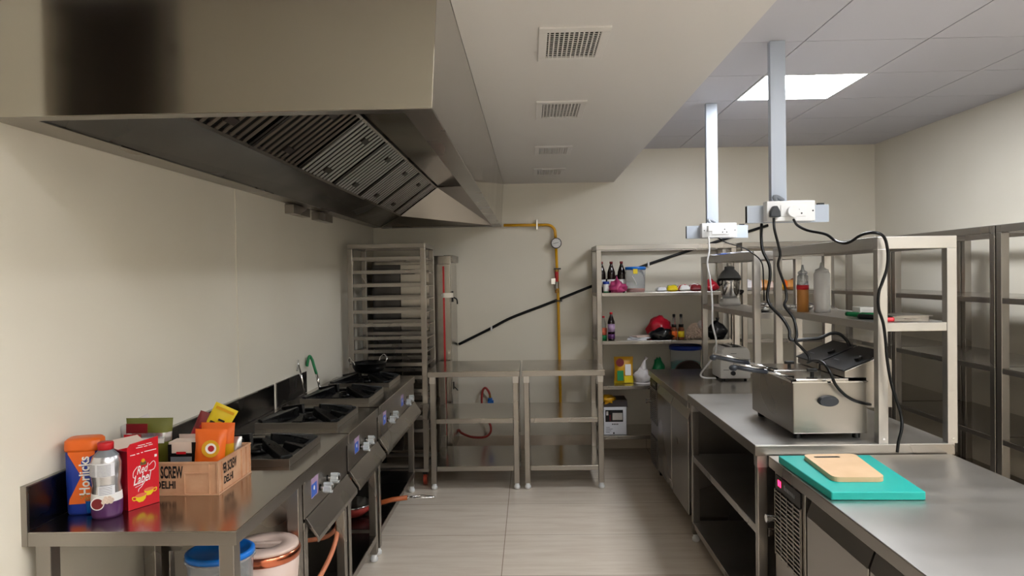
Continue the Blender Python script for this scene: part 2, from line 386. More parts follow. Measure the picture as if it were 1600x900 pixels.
# ------------------------------------------------------------------ ceiling grilles in the soffit
for i, (y0, y1, lab) in enumerate(((2.43, 2.80, 'largest and nearest white air grille in the cream soffit'), (3.46, 3.84, 'second nearest white air grille in the soffit, behind the large nearest one'),
                                   (4.66, 4.97, 'third air grille along the soffit, just before the farthest one'), (5.63, 5.98, 'farthest small air grille in the soffit near the back wall'))):
    x0, x1 = .042, .285
    t = thing('air_grille', lab, 'air vent', ((x0+x1)/2, (y0+y1)/2, ZS-.008), 'air grilles in a row along the soffit')
    b = MB().m('soffit'); z0, z1 = ZS-.008, ZS
    b.box(x0, x1, y0, y0+.04, z0, z1).box(x0, x1, y1-.04, y1, z0, z1).box(x0, x0+.03, y0+.04, y1-.04, z0, z1).box(x1-.03, x1, y0+.04, y1-.04, z0, z1)
    b.build('frame', t, bevel=.002)
    MB().m('mesh_dark').box(x0+.03, x1-.03, y0+.04, y1-.04, ZS-.001, ZS+.0).build('backing', t)
    b = MB().m('soffit')
    for k in range(11):
        xx = x0+.036+k*(x1-x0-.076)/10
        b.box(xx, xx+.005, y0+.04, y1-.04, ZS-.007, ZS-.0012)
    b.build('slat', t, label='long slats running away from the viewer')
    b = MB().m('soffit')
    for k in range(13):
        yy = y0+.05+k*(y1-y0-.1)/12
        b.box(x0+.03, x1-.03, yy, yy+.0018, ZS-.004, ZS-.0012)
    b.build('cross_slat', t)

# ------------------------------------------------------------------ helpers for steel furniture
def foot(b_x, b_y, parent, r=.022, h=.05, m_='white'):
    return MB().m(m_).lathe((b_x, b_y, 0), [(r*.7, 0), (r, .006), (r, h*.45), (r*.75, h*.55), (r*.75, h)], 14).build('foot', parent, label='pale adjustable foot')
def leg(x, y, z0, z1, parent, s=.04, name='leg', fz=.045, sleeve=None, ft=True, mk='steel'):
    l = MB().m(mk).box(x, x+s, y, y+s, z0 if not ft else fz, z1).build(name, parent, bevel=.003)
    if ft: foot(x+s/2, y+s/2, l)
    if sleeve: MB().m('steel_satin').box(x-.002, x+s+.002, y-.002, y+s+.002, z1-sleeve, z1).build('sleeve', l, bevel=.001, label='paler socket at the top of the leg')
    return l
def worktable(name, label, cat, x0, x1, y0, y1, z, shelves, edge=.04, inset=.012, sleeve=.05, top='steel_top', shelf_m='steel_top', group=None, back=None, s=.04):
    t = thing(name, label, cat, ((x0+x1)/2, (y0+y1)/2, 0), group)
    MB().m(top).box(x0, x1, y0, y1, z-.004, z).m('steel').box(x0, x1, y0, y0+.004, z-edge, z-.004).box(x0, x1, y1-.004, y1, z-edge, z-.004)\
        .box(x0, x0+.004, y0+.004, y1-.004, z-edge, z-.004).box(x1-.004, x1, y0+.004, y1-.004, z-edge, z-.004)\
        .box(x0+.004, x1-.004, y0+.004, y1-.004, z-edge, z-edge+.002).build('tabletop', t, bevel=.0015)
    for xx in (x0+inset, x1-inset-s):
        for yy in (y0+inset, y1-inset-s): leg(xx, yy, 0, z-edge, t, s, sleeve=sleeve)
    for zs in shelves:
        i2 = inset+.004
        MB().m(shelf_m).box(x0+i2, x1-i2, y0+i2, y1-i2, zs-.004, zs).m('steel').box(x0+i2+s, x1-i2-s, y0+i2, y0+i2+.004, zs-.035, zs-.004)\
            .box(x0+i2, x0+i2+.004, y0+i2+s, y1-i2-s, zs-.035, zs-.004).box(x1-i2-.004, x1-i2, y0+i2+s, y1-i2-s, zs-.035, zs-.004)\
            .box(x0+i2+s, x1-i2-s, y1-i2-.004, y1-i2, zs-.035, zs-.004).build('shelf', t, bevel=.001)
    if back:
        MB().m('steel').box(x1-inset-.02, x1-inset-.016, y0+inset+s, y1-inset-s, .12, z-edge).build('back_panel', t)
    return t

# ------------------------------------------------------------------ left worktable with upstand
ZL = .86
lt = worktable('worktable', 'stainless steel worktable with raised back edge, carrying the crate and red tea carton', 'worktable', -1.455, -.85, 2.035, 2.68, ZL, [.42], edge=.042, sleeve=None, s=.045)
MB().m('steel').box(-1.482, -1.456, 2.035, 2.68, ZL-.042, .992).m('steel_dark').box(-1.456, -1.4545, 2.042, 2.68, ZL+.001, .988).build('backsplash', lt, bevel=.002, label='raised back edge with dark reflections painted on its face')  # thin dark sheet paints what the steel face reflects

# ------------------------------------------------------------------ cooking ranges
def knob(x, y, z, parent):
    k = MB().m('chrome').cyl((x, y, z), (x+.03, y, z), .007, n=10).m('black').cyl((x, y, z), (x+.004, y, z), .013, n=14).build('valve_stem', parent)
    b = MB().m('acrylic').cyl((x+.018, y, z), (x+.046, y, z), .021, n=6)
    for a in range(4):
        c, s_ = math.cos(a*PI/2+.4), math.sin(a*PI/2+.4)
        b.cyl((x+.018, y+c*.018, z+s_*.018), (x+.048, y+c*.018, z+s_*.018), .0085, n=8)
    b.m('chrome').cyl((x+.046, y, z), (x+.049, y, z), .012, n=12)
    b.build('knob', k, label='clear faceted gas knob')
def burner(x0, x1, y0, y1, z, parent, seed=0):
    f = MB().m('steel'); h = .03; w_ = .006
    f.box(x0, x1, y0, y0+w_, z, z+h).box(x0, x1, y1-w_, y1, z, z+h).box(x0, x0+w_, y0+w_, y1-w_, z, z+h).box(x1-w_, x1, y0+w_, y1-w_, z, z+h)
    fr = f.build('burner_frame', parent, bevel=.001)
    g = MB().m('iron'); cx, cy = (x0+x1)/2, (y0+y1)/2; R_ = (x1-x0)/2-w_-.002
    # sunken black pan
    g.box(x0+w_, x1-w_, y0+w_, y1-w_, z+.004, z+.010)
    g.box(x0+w_, x1-w_, y0+w_, y0+w_+.022, z+.01, z+h-.002).box(x0+w_, x1-w_, y1-w_-.022, y1-w_, z+.01, z+h-.002)
    g.box(x0+w_, x0+w_+.022, y0+w_, y1-w_, z+.01, z+h-.002).box(x1-w_-.022, x1-w_, y0+w_, y1-w_, z+.01, z+h-.002)
    for k in range(4):       # four big fins pointing at the flame, on the diagonals
        a = PI/4+k*PI/2; d = Vector((math.cos(a), math.sin(a), 0)); s_ = Vector((-d.y, d.x, 0)); c = Vector((cx, cy, z))
        R2 = R_*1.34
        pts = [c+d*.055+s_*.006+Vector((0, 0, .03)), c+d*.055-s_*.006+Vector((0, 0, .03)), c+d*R2-s_*.028+Vector((0, 0, .012)), c+d*R2+s_*.028+Vector((0, 0, .012)),
               c+d*.062+s_*.009+Vector((0, 0, .078)), c+d*.062-s_*.009+Vector((0, 0, .078)), c+d*.13-s_*.02+Vector((0, 0, .066)), c+d*.13+s_*.02+Vector((0, 0, .066)), c+d*R2-s_*.024+Vector((0, 0, .04)), c+d*R2+s_*.024+Vector((0, 0, .04))]
        g.add(pts, [(0, 1, 2, 3), (4, 5, 6, 7), (7, 6, 8, 9), (0, 4, 5, 1), (1, 5, 6, 8, 2), (2, 8, 9, 3), (3, 9, 7, 4, 0)])
    for k in range(4):       # short side lugs
        a = k*PI/2; d = Vector((math.cos(a), math.sin(a), 0)); s_ = Vector((-d.y, d.x, 0)); c = Vector((cx, cy, z))
        pts = [c+d*.10+s_*.012+Vector((0, 0, .012)), c+d*.10-s_*.012+Vector((0, 0, .012)), c+d*R_-s_*.03+Vector((0, 0, .012)), c+d*R_+s_*.03+Vector((0, 0, .012)),
               c+d*.115+s_*.01+Vector((0, 0, .052)), c+d*.115-s_*.01+Vector((0, 0, .052)), c+d*R_-s_*.025+Vector((0, 0, .034)), c+d*R_+s_*.025+Vector((0, 0, .034))]
        g.add(pts, [(0, 1, 2, 3), (7, 6, 5, 4), (0, 4, 5, 1), (1, 5, 6, 2), (2, 6, 7, 3), (3, 7, 4, 0)])
    g.build('pan_support', parent, bevel=.002, label='black cast iron pan support with tapering fins')
    MB().m('iron').lathe((cx, cy, z+.010), [(.05, 0), (.052, .014), (.040, .022), (.018, .022), (.016, .03), (.001, .03)], 20).m('chrome').cyl((cx+.03, cy-.035, z+.02), (cx+.03, cy-.035, z+.05), .004, n=8)\
        .build('burner_head', parent)
def range_unit(label, y0, y1, burners, z=.85, group='gas cooking ranges along the left wall'):
    x0, x1 = -1.44, -.86
    t = thing('gas_range', label, 'gas range', ((x0+x1)/2, (y0+y1)/2, 0), group)
    MB().m('steel_top').box(x0, x1, y0, y1, z-.006, z).m('steel').box(x1-.004, x1, y0, y1, z-.05, z-.006).box(x0, x1-.004, y0, y0+.004, z-.05, z-.006).box(x0, x1-.004, y1-.004, y1, z-.05, z-.006).build('hob_top', t, bevel=.001)
    MB().m('steel').box(x0-.02, x0, y0, y1, z-.05, .99).m('steel_dark').box(x0, x0+.002, y0+.006, y1-.006, z+.001, .986).build('backsplash', t, bevel=.002, label='raised back edge with a dark face')  # dark reflections of the face put into a darker sheet
    MB().m('steel').box(x1-.012, x1-.008, y0+.004, y1-.004, z-.185, z-.05).build('control_panel', t, bevel=.001)
    MB().m('steel').box(x0, x1-.014, y0+.004, y0+.007, z-.30, z-.05).build('side_panel', t)
    MB().m('steel').box(x0, x1-.014, y1-.007, y1-.004, z-.30, z-.05).build('side_panel', t)
    # drip tray with a folded, outward sloping lip
    pr = [(x1-.012, z-.186), (x1-.012, z-.20), (x1+.036, z-.262), (x1+.036, z-.276), (x1+.042, z-.276), (x1+.042, z-.256), (x1-.004, z-.186)]
    MB().m('steel').prism([(p[0], p[1]) for p in pr], 'Y', y0+.02, y1-.01).box(x0+.05, x1-.014, y0+.02, y1-.02, z-.206, z-.2).build('drip_tray', t, bevel=.001)
    for (bx0, bx1, by0, by1) in burners: burner(bx0, bx1, by0, by1, z, t)
    for (bx0, bx1, by0, by1) in burners:
        cy = (by0+by1)/2; xk = x1-.008
        lb = MB().m('lilac').box(xk, xk+.001, cy-.175, cy-.085, z-.135, z-.06).m('sticker').box(xk+.001, xk+.0016, cy-.175, cy-.105, z-.132, z-.082)
        lb.m('whiteink').cyl((xk+.0016, cy-.14, z-.1), (xk+.002, cy-.14, z-.1), .009, n=14).build('sticker', t, label='blue and lilac gas safety sticker')
        knob(xk, cy-.055, z-.125, t); knob(xk, cy+.05, z-.115, t)
    for xx in (x0+.01, x1-.05):
        for yy in (y0+.012, y1-.052): leg(xx, yy, 0, z-.2, t, .04, sleeve=None)
    MB().m('steel_dark').box(x0+.012, x1-.014, y0+.014, y1-.014, .148, .152).m('steel').box(x1-.014, x1-.010, y0+.052, y1-.052, .118, .152).box(x0+.05, x1-.05, y0+.012, y0+.014, .118, .148).build('shelf', t, bevel=.001)
    return t
BX0, BX1 = -1.345, -.94
range_unit('single burner steel gas range nearest the viewer, beside the worktable with the crate', 2.70, 3.345, [(BX0, BX1, 2.765, 3.18)])
range_unit('single burner steel gas range in the middle, between the other two ranges', 3.365, 4.01, [(BX0, BX1, 3.465, 3.885)])
range_unit('long two burner steel gas range at the far end, carrying the black pan', 4.045, 5.30, [(BX0, BX1, 4.15, 4.565), (BX0, BX1, 4.745, 5.15)])

# black kadhai on the farthest burner
c = (-1.118, 4.955, .922)
t = thing('cooking_pan', 'round black iron pan with two steel loop handles on the farthest burner', 'pan', c)
MB().m('iron').lathe(c, [(.062, 0), (.095, .014), (.112, .04), (.117, .07), (.121, .072), (.115, .072), (.108, .044), (.09, .02), (.001, .01)], 32).build('body', t)
for a in (-2.5, .9):
    d = Vector((math.cos(a), math.sin(a), 0)); s_ = Vector((-d.y, d.x, 0)); p = Vector(c)+d*.117+Vector((0, 0, .062))
    MB().m('chrome').tube([p-s_*.035, p-s_*.034+d*.014+Vector((0, 0, .03)), p+d*.02+Vector((0, 0, .052)), p+s_*.034+d*.014+Vector((0, 0, .03)), p+s_*.035], .004).build('handle', t)
# tongs
p0 = Vector((-1.385, 4.38, .858)); p1 = Vector((-1.424, 4.385, 1.05))
b = MB().m('chrome'); b.tube([p0, p0.lerp(p1, .5)+Vector((.004, 0, 0)), p1], .007, smooth=False); b.tube([p1, p1+Vector((.004, -.012, .03)), p1+Vector((.008, -.03, .01)), p1+Vector((.006, -.05, -.03))], .005)
single(b, 'tongs', 'plain steel tongs leaning upright on the dark backsplash, left of the green ones', 'tongs')
p0 = Vector((-1.350, 4.585, .858)); p1 = Vector((-1.372, 4.58, .97)); p2 = Vector((-1.398, 4.58, 1.06)); p3 = Vector((-1.412, 4.57, 1.082)); p4 = Vector((-1.424, 4.555, 1.02))
pp = thing('tongs', 'steel tongs with bright green grip leaning on the dark backsplash', 'tongs', p0)
MB().m('chrome').tube([p0, p1], .008, smooth=False).build('shaft', pp)
MB().m('green').tube([p1, p1.lerp(p2, .6), p2, p3, p4], .009).build('grip', pp)
# frying pan with wooden handle on the bottom shelf
c = (-1.08, 3.98+.27, .154)
c = (-1.10, 4.32, .154)
t = thing('saucepan', 'red pan with steel rim and wooden handle on the bottom shelf under the ranges', 'pan', c)
MB().m('redhose').lathe(c, [(.08, 0), (.115, .03), (.122, .062), (.117, .062), (.11, .034), (.001, .008)], 28).m('chrome').lathe((c[0], c[1], c[2]+.06), [(.121, 0), (.126, .003), (.126, .008), (.118, .008)], 28).build('body', t)
h0 = Vector((c[0]+.12, c[1]-.02, c[2]+.055)); h1 = h0+Vector((.13, .02, .03)); h2 = h1+Vector((.09, .012, .008)); h3 = h2+Vector((.16, .02, -.005))
MB().m('woodh').tube([h0, h1, h2], .015, smooth=False).m('chrome').cyl(h2, h2+(h3-h2)*.02, .016).build('handle', t, label='orange wooden handle')
l = MB().m('chrome').tube([h2, h2.lerp(h3, .5)+Vector((0, -.018, .004)), h3, h2.lerp(h3, .5)+Vector((0, .018, .004)), h2], .006)
l.build('hanging_loop', t)
# gas hoses
b = MB().m('hose').tube([(-1.30, 3.0, .60), (-1.12, 2.90, .30), (-.98, 2.95, .24), (-.92, 3.15, .31), (-.91, 3.32, .42), (-.98, 3.45, .55)], .011)
single(b, 'gas_hose', 'orange gas hose sagging under the nearest range', 'hose')
b = MB().m('hose').tube([(-1.1, 3.42, .32), (-.98, 3.47, .34), (-.93, 3.56, .46), (-.93, 3.62, .60), (-1.0, 3.7, .64)], .011)
single(b, 'gas_hose', 'orange gas hose curving up behind the middle range leg', 'hose')

# ------------------------------------------------------------------ tray rack on castors
x0, x1, y0, y1, zt = -1.375, -.785, 5.42, 5.92, 1.83
t = thing('tray_rack', 'tall stainless tray rack on castors with many rails, behind the far range', 'rack', ((x0+x1)/2, (y0+y1)/2, 0))
for xx in (x0, x1-.04):
    for yy in (y0, y1-.04):
        MB().m('steel').box(xx, xx+.04, yy, yy+.04, .13, zt-.035).build('post', t, bevel=.003)
b = MB().m('steel').box(x0, x1, y0, y0+.04, zt-.035, zt).box(x0, x1, y1-.04, y1, zt-.035, zt).box(x0, x0+.04, y0+.04, y1-.04, zt-.035, zt).box(x1-.04, x1, y0+.04, y1-.04, zt-.035, zt); b.build('top_frame', t, bevel=.002)
b = MB().m('steel').box(x0, x1, y0, y0+.04, .105, .13).box(x0, x1, y1-.04, y1, .105, .13).box(x0, x0+.04, y0+.04, y1-.04, .105, .13).box(x1-.04, x1, y0+.04, y1-.04, .105, .13); b.build('base_frame', t, bevel=.002)
for k in range(14):
    z = 1.705-k*.1
    MB().m('steel').box(x0+.04, x1-.04, y0+.004, y0+.03, z, z+.026).box(x0+.04, x1-.04, y1-.03, y1-.004, z, z+.026)\
        .box(x0+.004, x0+.034, y0+.04, y1-.04, z, z+.005).box(x1-.034, x1-.004, y0+.04, y1-.04, z, z+.005).build('rail', t, bevel=.001)
for xx in (x0+.03, x1-.03):
    for yy in (y0+.03, y1-.03):
        w_ = MB().m('black').box(xx-.02, xx+.02, yy-.02, yy+.03, .085, .105).cyl((xx-.012, yy+.01, .045), (xx+.012, yy+.01, .045), .036, n=20).build('castor', t)
        MB().m('caster').cyl((xx-.014, yy+.01, .045), (xx+.014, yy+.01, .045), .045, n=24).m('chrome').cyl((xx-.017, yy+.01, .045), (xx+.017, yy+.01, .045), .009, n=10).build('wheel', w_, label='dark wheel with red rim')

# ------------------------------------------------------------------ tall steel cabinet behind the rack
x0, x1, y0, y1 = -1.33, -.665, 6.02, YB-.02
t = thing('steel_cabinet', 'tall polished steel cabinet standing in the corner behind the tray rack', 'cabinet', ((x0+x1)/2, (y0+y1)/2, 0))
MB().m('steel_top').box(x0, x1, y0+.05, y1, .10, 1.75).build('body', t, bevel=.003)
d = MB().m('steel_top').box(x0+.25, x1-.005, y0, y0+.046, .12, 1.68).m('steel_dark').box(x0+.01, x0+.24, y0+.02, y0+.048, .12, 1.68).build('door', t, bevel=.003)
MB().m('red').box(x1-.062, x1-.048, y0-.012, y0-.001, .25, 1.66).build('edge_strip', d, label='red vertical strip on the door edge')
MB().m('chrome').box(x1-.075, x1+.012, y0-.03, y0-.012, 1.40, 1.44).box(x1+.002, x1+.02, y0-.012, y0+.05, 1.40, 1.44).build('latch', d)
MB().m('black').box(x0+.26, x0+.37, y0-.004, y0-.001, 1.60, 1.64).build('display', d, label='black display strip')
MB().m('black').box(x1+.001, x1+.012, y0+.1, y0+.14, 1.36, 1.45).tube([(x1+.008, y0+.12, 1.40), (x1+.035, y0+.15, 1.38), (x1+.04, y0+.16, 1.34)], .006).build('side_latch', t)
MB().m('black').box(x1+.001, x1+.008, y0+.1, y0+.13, .62, .68).tube([(x1+.005, y0+.12, .64), (x1+.03, y0+.16, .6)], .005).build('side_latch', t)
MB().m('steel').box(x1-.06, x1+.02, y0+.06, y0+.5, 1.695, 1.755).build('top_bracket', t, bevel=.002)
for xx in (x0+.06, x1-.06):
    for yy in (y0+.1, y1-.06): MB().m('black').cyl((xx, yy, 0), (xx, yy, .1), .025).build('foot', t)

# ------------------------------------------------------------------ two back worktables
worktable('worktable', 'small two shelf steel table by the back wall, left one, touching the tray rack', 'worktable', -.765, -.088, 5.30, 5.975, .875, [.525, .172], group='pair of small steel tables by the back wall')
worktable('worktable', 'small two shelf steel table by the back wall, right one, beside the bottle shelving', 'worktable', -.072, .535, 5.30, 5.975, .875, [.525, .172], group='pair of small steel tables by the back wall')

# ------------------------------------------------------------------ right side: middle table, chillers
mt = worktable('worktable', 'long brushed steel worktable with two shelves below, carrying the deep fryer', 'worktable', .917, 1.728, 3.0, 4.285, .86, [.51, .115], top='steel_satin', shelf_m='steel_satin', back=True, edge=.045)
def chiller(label, x0, x1, y0, y1, z, right_lines, group='undercounter chillers'):
    t = thing('undercounter_chiller', label, 'chiller', ((x0+x1)/2, (y0+y1)/2, 0), group)
    MB().m('steel_satin' if y0 < 3 else 'steel_top').box(x0, x1, y0, y1, z-.004, z).m('steel').box(x0, x1, y0, y1, z-.045, z-.004).build('worktop', t, bevel=.003)
    MB().m('steel').box(x0+.05, x1-.01, y0+.01, y1-.01, .10, z-.045).build('body', t, bevel=.002)
    gy0, gy1 = y1-.36, y1-.04      # grille block at the far end
    g = MB().m('steel').box(x0+.012, x0+.05, gy0, gy1, .10, z-.05).build('grille_housing', t, bevel=.002)
    s_ = MB().m('dark').box(x0+.0095, x0+.012, gy0+.03, gy1-.02, .44, z-.115).box(x0+.0095, x0+.012, gy0+.03, gy1-.02, .12, .33)
    s_.m('steel')
    for (za, zb) in ((.44, z-.115), (.12, .33)):
        k = 0; zz = za+.006
        while zz < zb-.004:
            s_.box(x0+.004, x0+.0095, gy0+.03, gy1-.02, zz, zz+.006); zz += .0165
        for q in range(5):
            yy = gy0+.03+q*(gy1-gy0-.05)/4
            s_.box(x0+.003, x0+.0095, yy-.003, yy+.003, za, zb)
    s_.build('louvre', g, label='black louvred air grille')
    p = MB().m('black').box(x0+.006, x0+.012, gy0+.03, gy1-.02, z-.112, z-.058).build('controller', g, label='black controller with red digits')
    for q in range(2 if y0 < 3 else 0): MB().m('redled').box(x0+.005, x0+.006, gy1-.085+q*.02, gy1-.073+q*.02, z-.096, z-.072).build('red_digit', p)
    b = MB().m('grey')
    for q in range(7): b.box(x0+.005, x0+.006, gy1-.132-q*.017, gy1-.121-q*.017, z-.094, z-.080 if q else z-.074)
    b.build('badge_marks', p)
    lk = MB().m('chrome').cyl((x0+.012, gy1-.012, .58), (x0-.018, gy1-.012, .58), .013, n=16).cyl((x0-.018, gy1-.012, .58), (x0-.03, gy1-.012, .58), .018, n=8).build('door_lock', g)
    ys = right_lines
    for k in range(len(ys)-1):
        a, c_ = ys[k]+.006, ys[k+1]-.006
        d = MB().m('steel').box(x0+.006, x0+.048, a, c_, .13, z-.115).build('door', t, bevel=.003)
        MB().m('steel').prism([(x0+.006, z-.115), (x0+.035, z-.115), (x0+.035, z-.062), (x0+.026, z-.06)], 'Y', a+.0, c_).build('door_handle', d, label='slanted recessed grip along the top of the door')
    for xx in (x0+.09, x1-.06):
        for yy in (y0+.06, y1-.06): MB().m('black').cyl((xx, yy, .0), (xx, yy, .1), .02).build('foot', t)
    return t
chiller('far steel undercounter chiller with two doors, carrying the white toaster', .917, 1.63, 4.295, 5.72, .82, [4.31, 4.83, 5.35])
chiller('near steel undercounter chiller at the right, carrying the green chopping board', .966, 1.705, 1.15, 2.985, .82, [1.18, 1.64, 2.12, 2.60])

# ------------------------------------------------------------------ shelves standing on the counters
def overshelf(label, x0, x1, y0, y1, zb, zs, zt, s=.04, sheet=True):
    t = thing('counter_shelf', label, 'shelf', ((x0+x1)/2, (y0+y1)/2, zb), 'steel shelf frames standing on the counters')
    for xx in (x0, x1-s):
        for yy in (y0, y1-s):
            l = MB().m('steel_satin').box(xx, xx+s, yy, yy+s, zb, zt-.05).build('post', t, bevel=.002)
            if yy == y0: MB().m('chrome').cyl((xx+s/2, yy, zb+.02), (xx+s/2, yy-.003, zb+.02), .005, n=10).build('screw', l)
    MB().m('steel_satin').box(x0, x1, y0, y0+s, zt-.05, zt).box(x0, x1, y1-s, y1, zt-.05, zt).box(x0, x0+s, y0+s, y1-s, zt-.05, zt).box(x1-s, x1, y0+s, y1-s, zt-.05, zt)\
        .box(x0+s, x1-s, y0+s, y1-s, zt-.012, zt-.008).build('top_frame', t, bevel=.0015)
    MB().m('steel_satin').box(x0+.003, x1-.003, y0+.003, y1-.003, zs-.004, zs).box(x0+s, x1-s, y0+.004, y0+.008, zs-.034, zs-.004).box(x0+.004, x0+.008, y0+s, y1-s, zs-.034, zs-.004)\
        .box(x1-.008, x1-.004, y0+s, y1-s, zs-.034, zs-.004).box(x0+s, x1-s, y1-.008, y1-.004, zs-.034, zs-.004).build('shelf', t, bevel=.001)
    return t
overshelf('steel two tier shelf frame standing on the fryer table, holding knives and squeeze bottles', 1.42, 1.74, 3.0, 4.275, .86, 1.356, 1.71)
overshelf('steel shelf frame standing on the far chiller, holding the mixer jar with papers on top', 1.335, 1.62, 4.36, 5.70, .82, 1.328, 1.697)

# ------------------------------------------------------------------ tall shelving
def shelving(label, x0, x1, y0, y1, zt, shelves, group, s=.042, m_='steel', sm='steel_top'):
    t = thing('shelving_unit', label, 'shelving', ((x0+x1)/2, (y0+y1)/2, 0), group)
    for xx in (x0, x1-s):
        for yy in (y0, y1-s):
            l = MB().m(m_).box(xx, xx+s, yy, yy+s, .045, zt-.04).build('post', t, bevel=.0025); foot(xx+s/2, yy+s/2, l)
    MB().m(m_).box(x0, x1, y0, y0+s, zt-.04, zt).box(x0, x1, y1-s, y1, zt-.04, zt).box(x0, x0+s, y0+s, y1-s, zt-.04, zt).box(x1-s, x1, y0+s, y1-s, zt-.04, zt).build('top_frame', t, bevel=.002)
    for z in shelves:
        e = .03
        MB().m(sm).box(x0+.004, x1-.004, y0+.004, y1-.004, z-.004, z).m(m_).box(x0+s, x1-s, y0+.004, y0+.01, z-e, z-.004).box(x0+s, x1-s, y1-.01, y1-.004, z-e, z-.004)\
            .box(x0+.004, x0+.01, y0+s, y1-s, z-e, z-.004).box(x1-.01, x1-.004, y0+s, y1-s, z-e, z-.004).build('shelf', t, bevel=.001)
    return t
ZSH = [1.418, 1.016, .64, .222]
shelving('steel shelving by the back wall holding cola bottles, tubs and bags', .553, 1.71, 6.05, 6.52, 1.815, ZSH, 'shelving units by the back wall')
shelving('steel shelving by the back wall right of the one with cola bottles, with chips packets', 1.757, 2.66, 6.05, 6.52, 1.82, ZSH, 'shelving units by the back wall')
ZR2 = [1.418, 1.052, .68, .30]
shelving('empty shelving along the right wall, nearest the viewer', 2.445, 2.95, 2.77, 3.868, 1.80, ZR2, 'empty steel shelving along the right wall')
shelving('empty steel shelving against the right wall, middle one of the row', 2.445, 2.95, 3.882, 4.965, 1.80, ZR2, 'empty steel shelving along the right wall')
shelving('empty steel shelving at the far end of the right wall, near the corner', 2.445, 2.95, 4.98, 6.035, 1.80, ZR2, 'empty steel shelving along the right wall')
# ------------------------------------------------------------------ socket hangers
def hanger(lab, x, y, zb0, xa, xb, sx0, sx1, sz0, sz1, plug):
    t = thing('socket_post', lab, 'power post', (x, y, 1.8), 'grey ceiling posts carrying sockets')
    MB().m('postpaint').box(x-.037, x+.037, y-.02, y+.02, zb0, ZC-.001).build('channel', t, bevel=.002)
    MB().m('postpaint').box(xa, xb, y-.055, y-.022, zb0-.095, zb0-.012).m('dark').box(xa-.0006, xa, y-.052, y-.025, zb0-.092, zb0-.015).build('crossbar', t, bevel=.001)
    MB().m('black').box(xb-.05, xb-.02, y-.05, y-.03, zb0-.012, zb0-.004).build('clip', t)
    s_ = MB().m('white').box(sx0, sx1, y-.115, y-.056, sz0, sz1).build('socket_box', t, bevel=.004)
    w_ = sx1-sx0; h = sz1-sz0
    f = MB().m('white').box(sx0+.28*w_*1.0, sx1-.2*w_, y-.119, y-.115, sz0+.22*h, sz1-.2*h).build('face_plate', s_, bevel=.002)
    d = MB().m('ink'); zc = (sz0+sz1)/2
    for a, b_ in ((.6*w_, .006), (.66*w_, -.012), (.54*w_, -.012)):
        d.cyl((sx0+a+.05*w_, y-.1195, zc+b_), (sx0+a+.05*w_, y-.1192, zc+b_), .0042, n=10)
    for a in (.07*w_, .95*w_):
        d.cyl((sx0+a, y-.1155, zc), (sx0+a, y-.1150, zc), .004, n=10)
    d.build('socket_hole', f)
    MB().m('grey').tube([(x-.03, y-.08, sz1+.0), (x-.04, y-.07, sz1+.022), (x-.02, y-.055, sz1+.024), (x+.01, y-.05, sz1+.008)], .010).build('cable_gland', s_)
    return t
hanger('near grey ceiling post whose white socket box holds one dark and one white plug', 1.215, 3.58, 1.905, 1.05, 1.44, 1.125, 1.352, 1.812, 1.908, 0)
hanger('far grey ceiling post with a smaller white socket box and one white plug', 1.215, 4.86, 1.895, 1.035, 1.435, 1.12, 1.345, 1.80, 1.895, 0)
yb = 3.46
def plug(px, py, y, mk, lab, shape, cable, r=.0055, cname='cable'):
    c = at(px, py, 'Y', y)
    t = thing('power_plug', lab, 'plug', c)
    if shape == 'tri': MB().m(mk).prism([(c.x-.024, c.z-.026), (c.x+.024, c.z-.026), (c.x+.022, c.z), (c.x+.009, c.z+.026), (c.x-.009, c.z+.026), (c.x-.022, c.z)], 'Y', y-.03, y).build('body', t, bevel=.004)
    elif shape == 'round': MB().m(mk).cyl((c.x, y-.03, c.z), (c.x, y, c.z), .026, n=20).build('body', t, bevel=.004)
    else: MB().m(mk).box(c.x-.016, c.x+.016, y-.04, y, c.z-.022, c.z+.018).build('body', t, bevel=.004)
    b = MB().m(cable[0]).tube(cable[1], r); b.build('cord', t)
    return t
P = lambda px, py, y: at(px, py, 'Y', y)
# big post: dark three-pin plug, cord to the fryer heads
plug(1209, 331, yb, 'greydk', 'dark grey three pin plug in the near socket box', 'tri',
     ('rubber', [P(1209, 341, 3.445), P(1210, 358, 3.43), P(1216, 382, 3.43), P(1219, 398, 3.43), P(1216, 416, 3.43), P(1226, 446, 3.43), P(1229, 466, 3.42), P(1226, 478, 3.40), P(1240, 498, 3.36), P(1245, 522, 3.33),
                 P(1243, 533, 3.32), P(1252, 543, 3.32), P(1263, 556, 3.32), P(1264, 567, 3.3)]), .0065)
plug(1237, 331, yb, 'white', 'round white plug with a black cord looping over the shelf frame', 'round',
     ('rubber', [P(1240, 343, 3.44), P(1246, 352, 3.40), P(1262, 360, 3.32), P(1290, 366, 3.25), P(1305, 376, 3.2), P(1318, 380, 3.12), P(1330, 377, 3.08), P(1346, 367, 3.03), P(1366, 363.5, 2.975), P(1381, 370, 2.97),
                 P(1387, 392, 2.97), P(1386, 418, 2.97), P(1379, 440, 2.97), P(1373, 458, 2.97), P(1373, 482, 2.97), P(1380, 505, 2.97), P(1384, 535, 2.97), P(1386, 560, 2.97), P(1393, 600, 2.96), P(1407, 645, 2.95), P(1409, 668, 2.93), P(1404, 690, 2.92), P(1402, 707, 2.915)]), .0062)
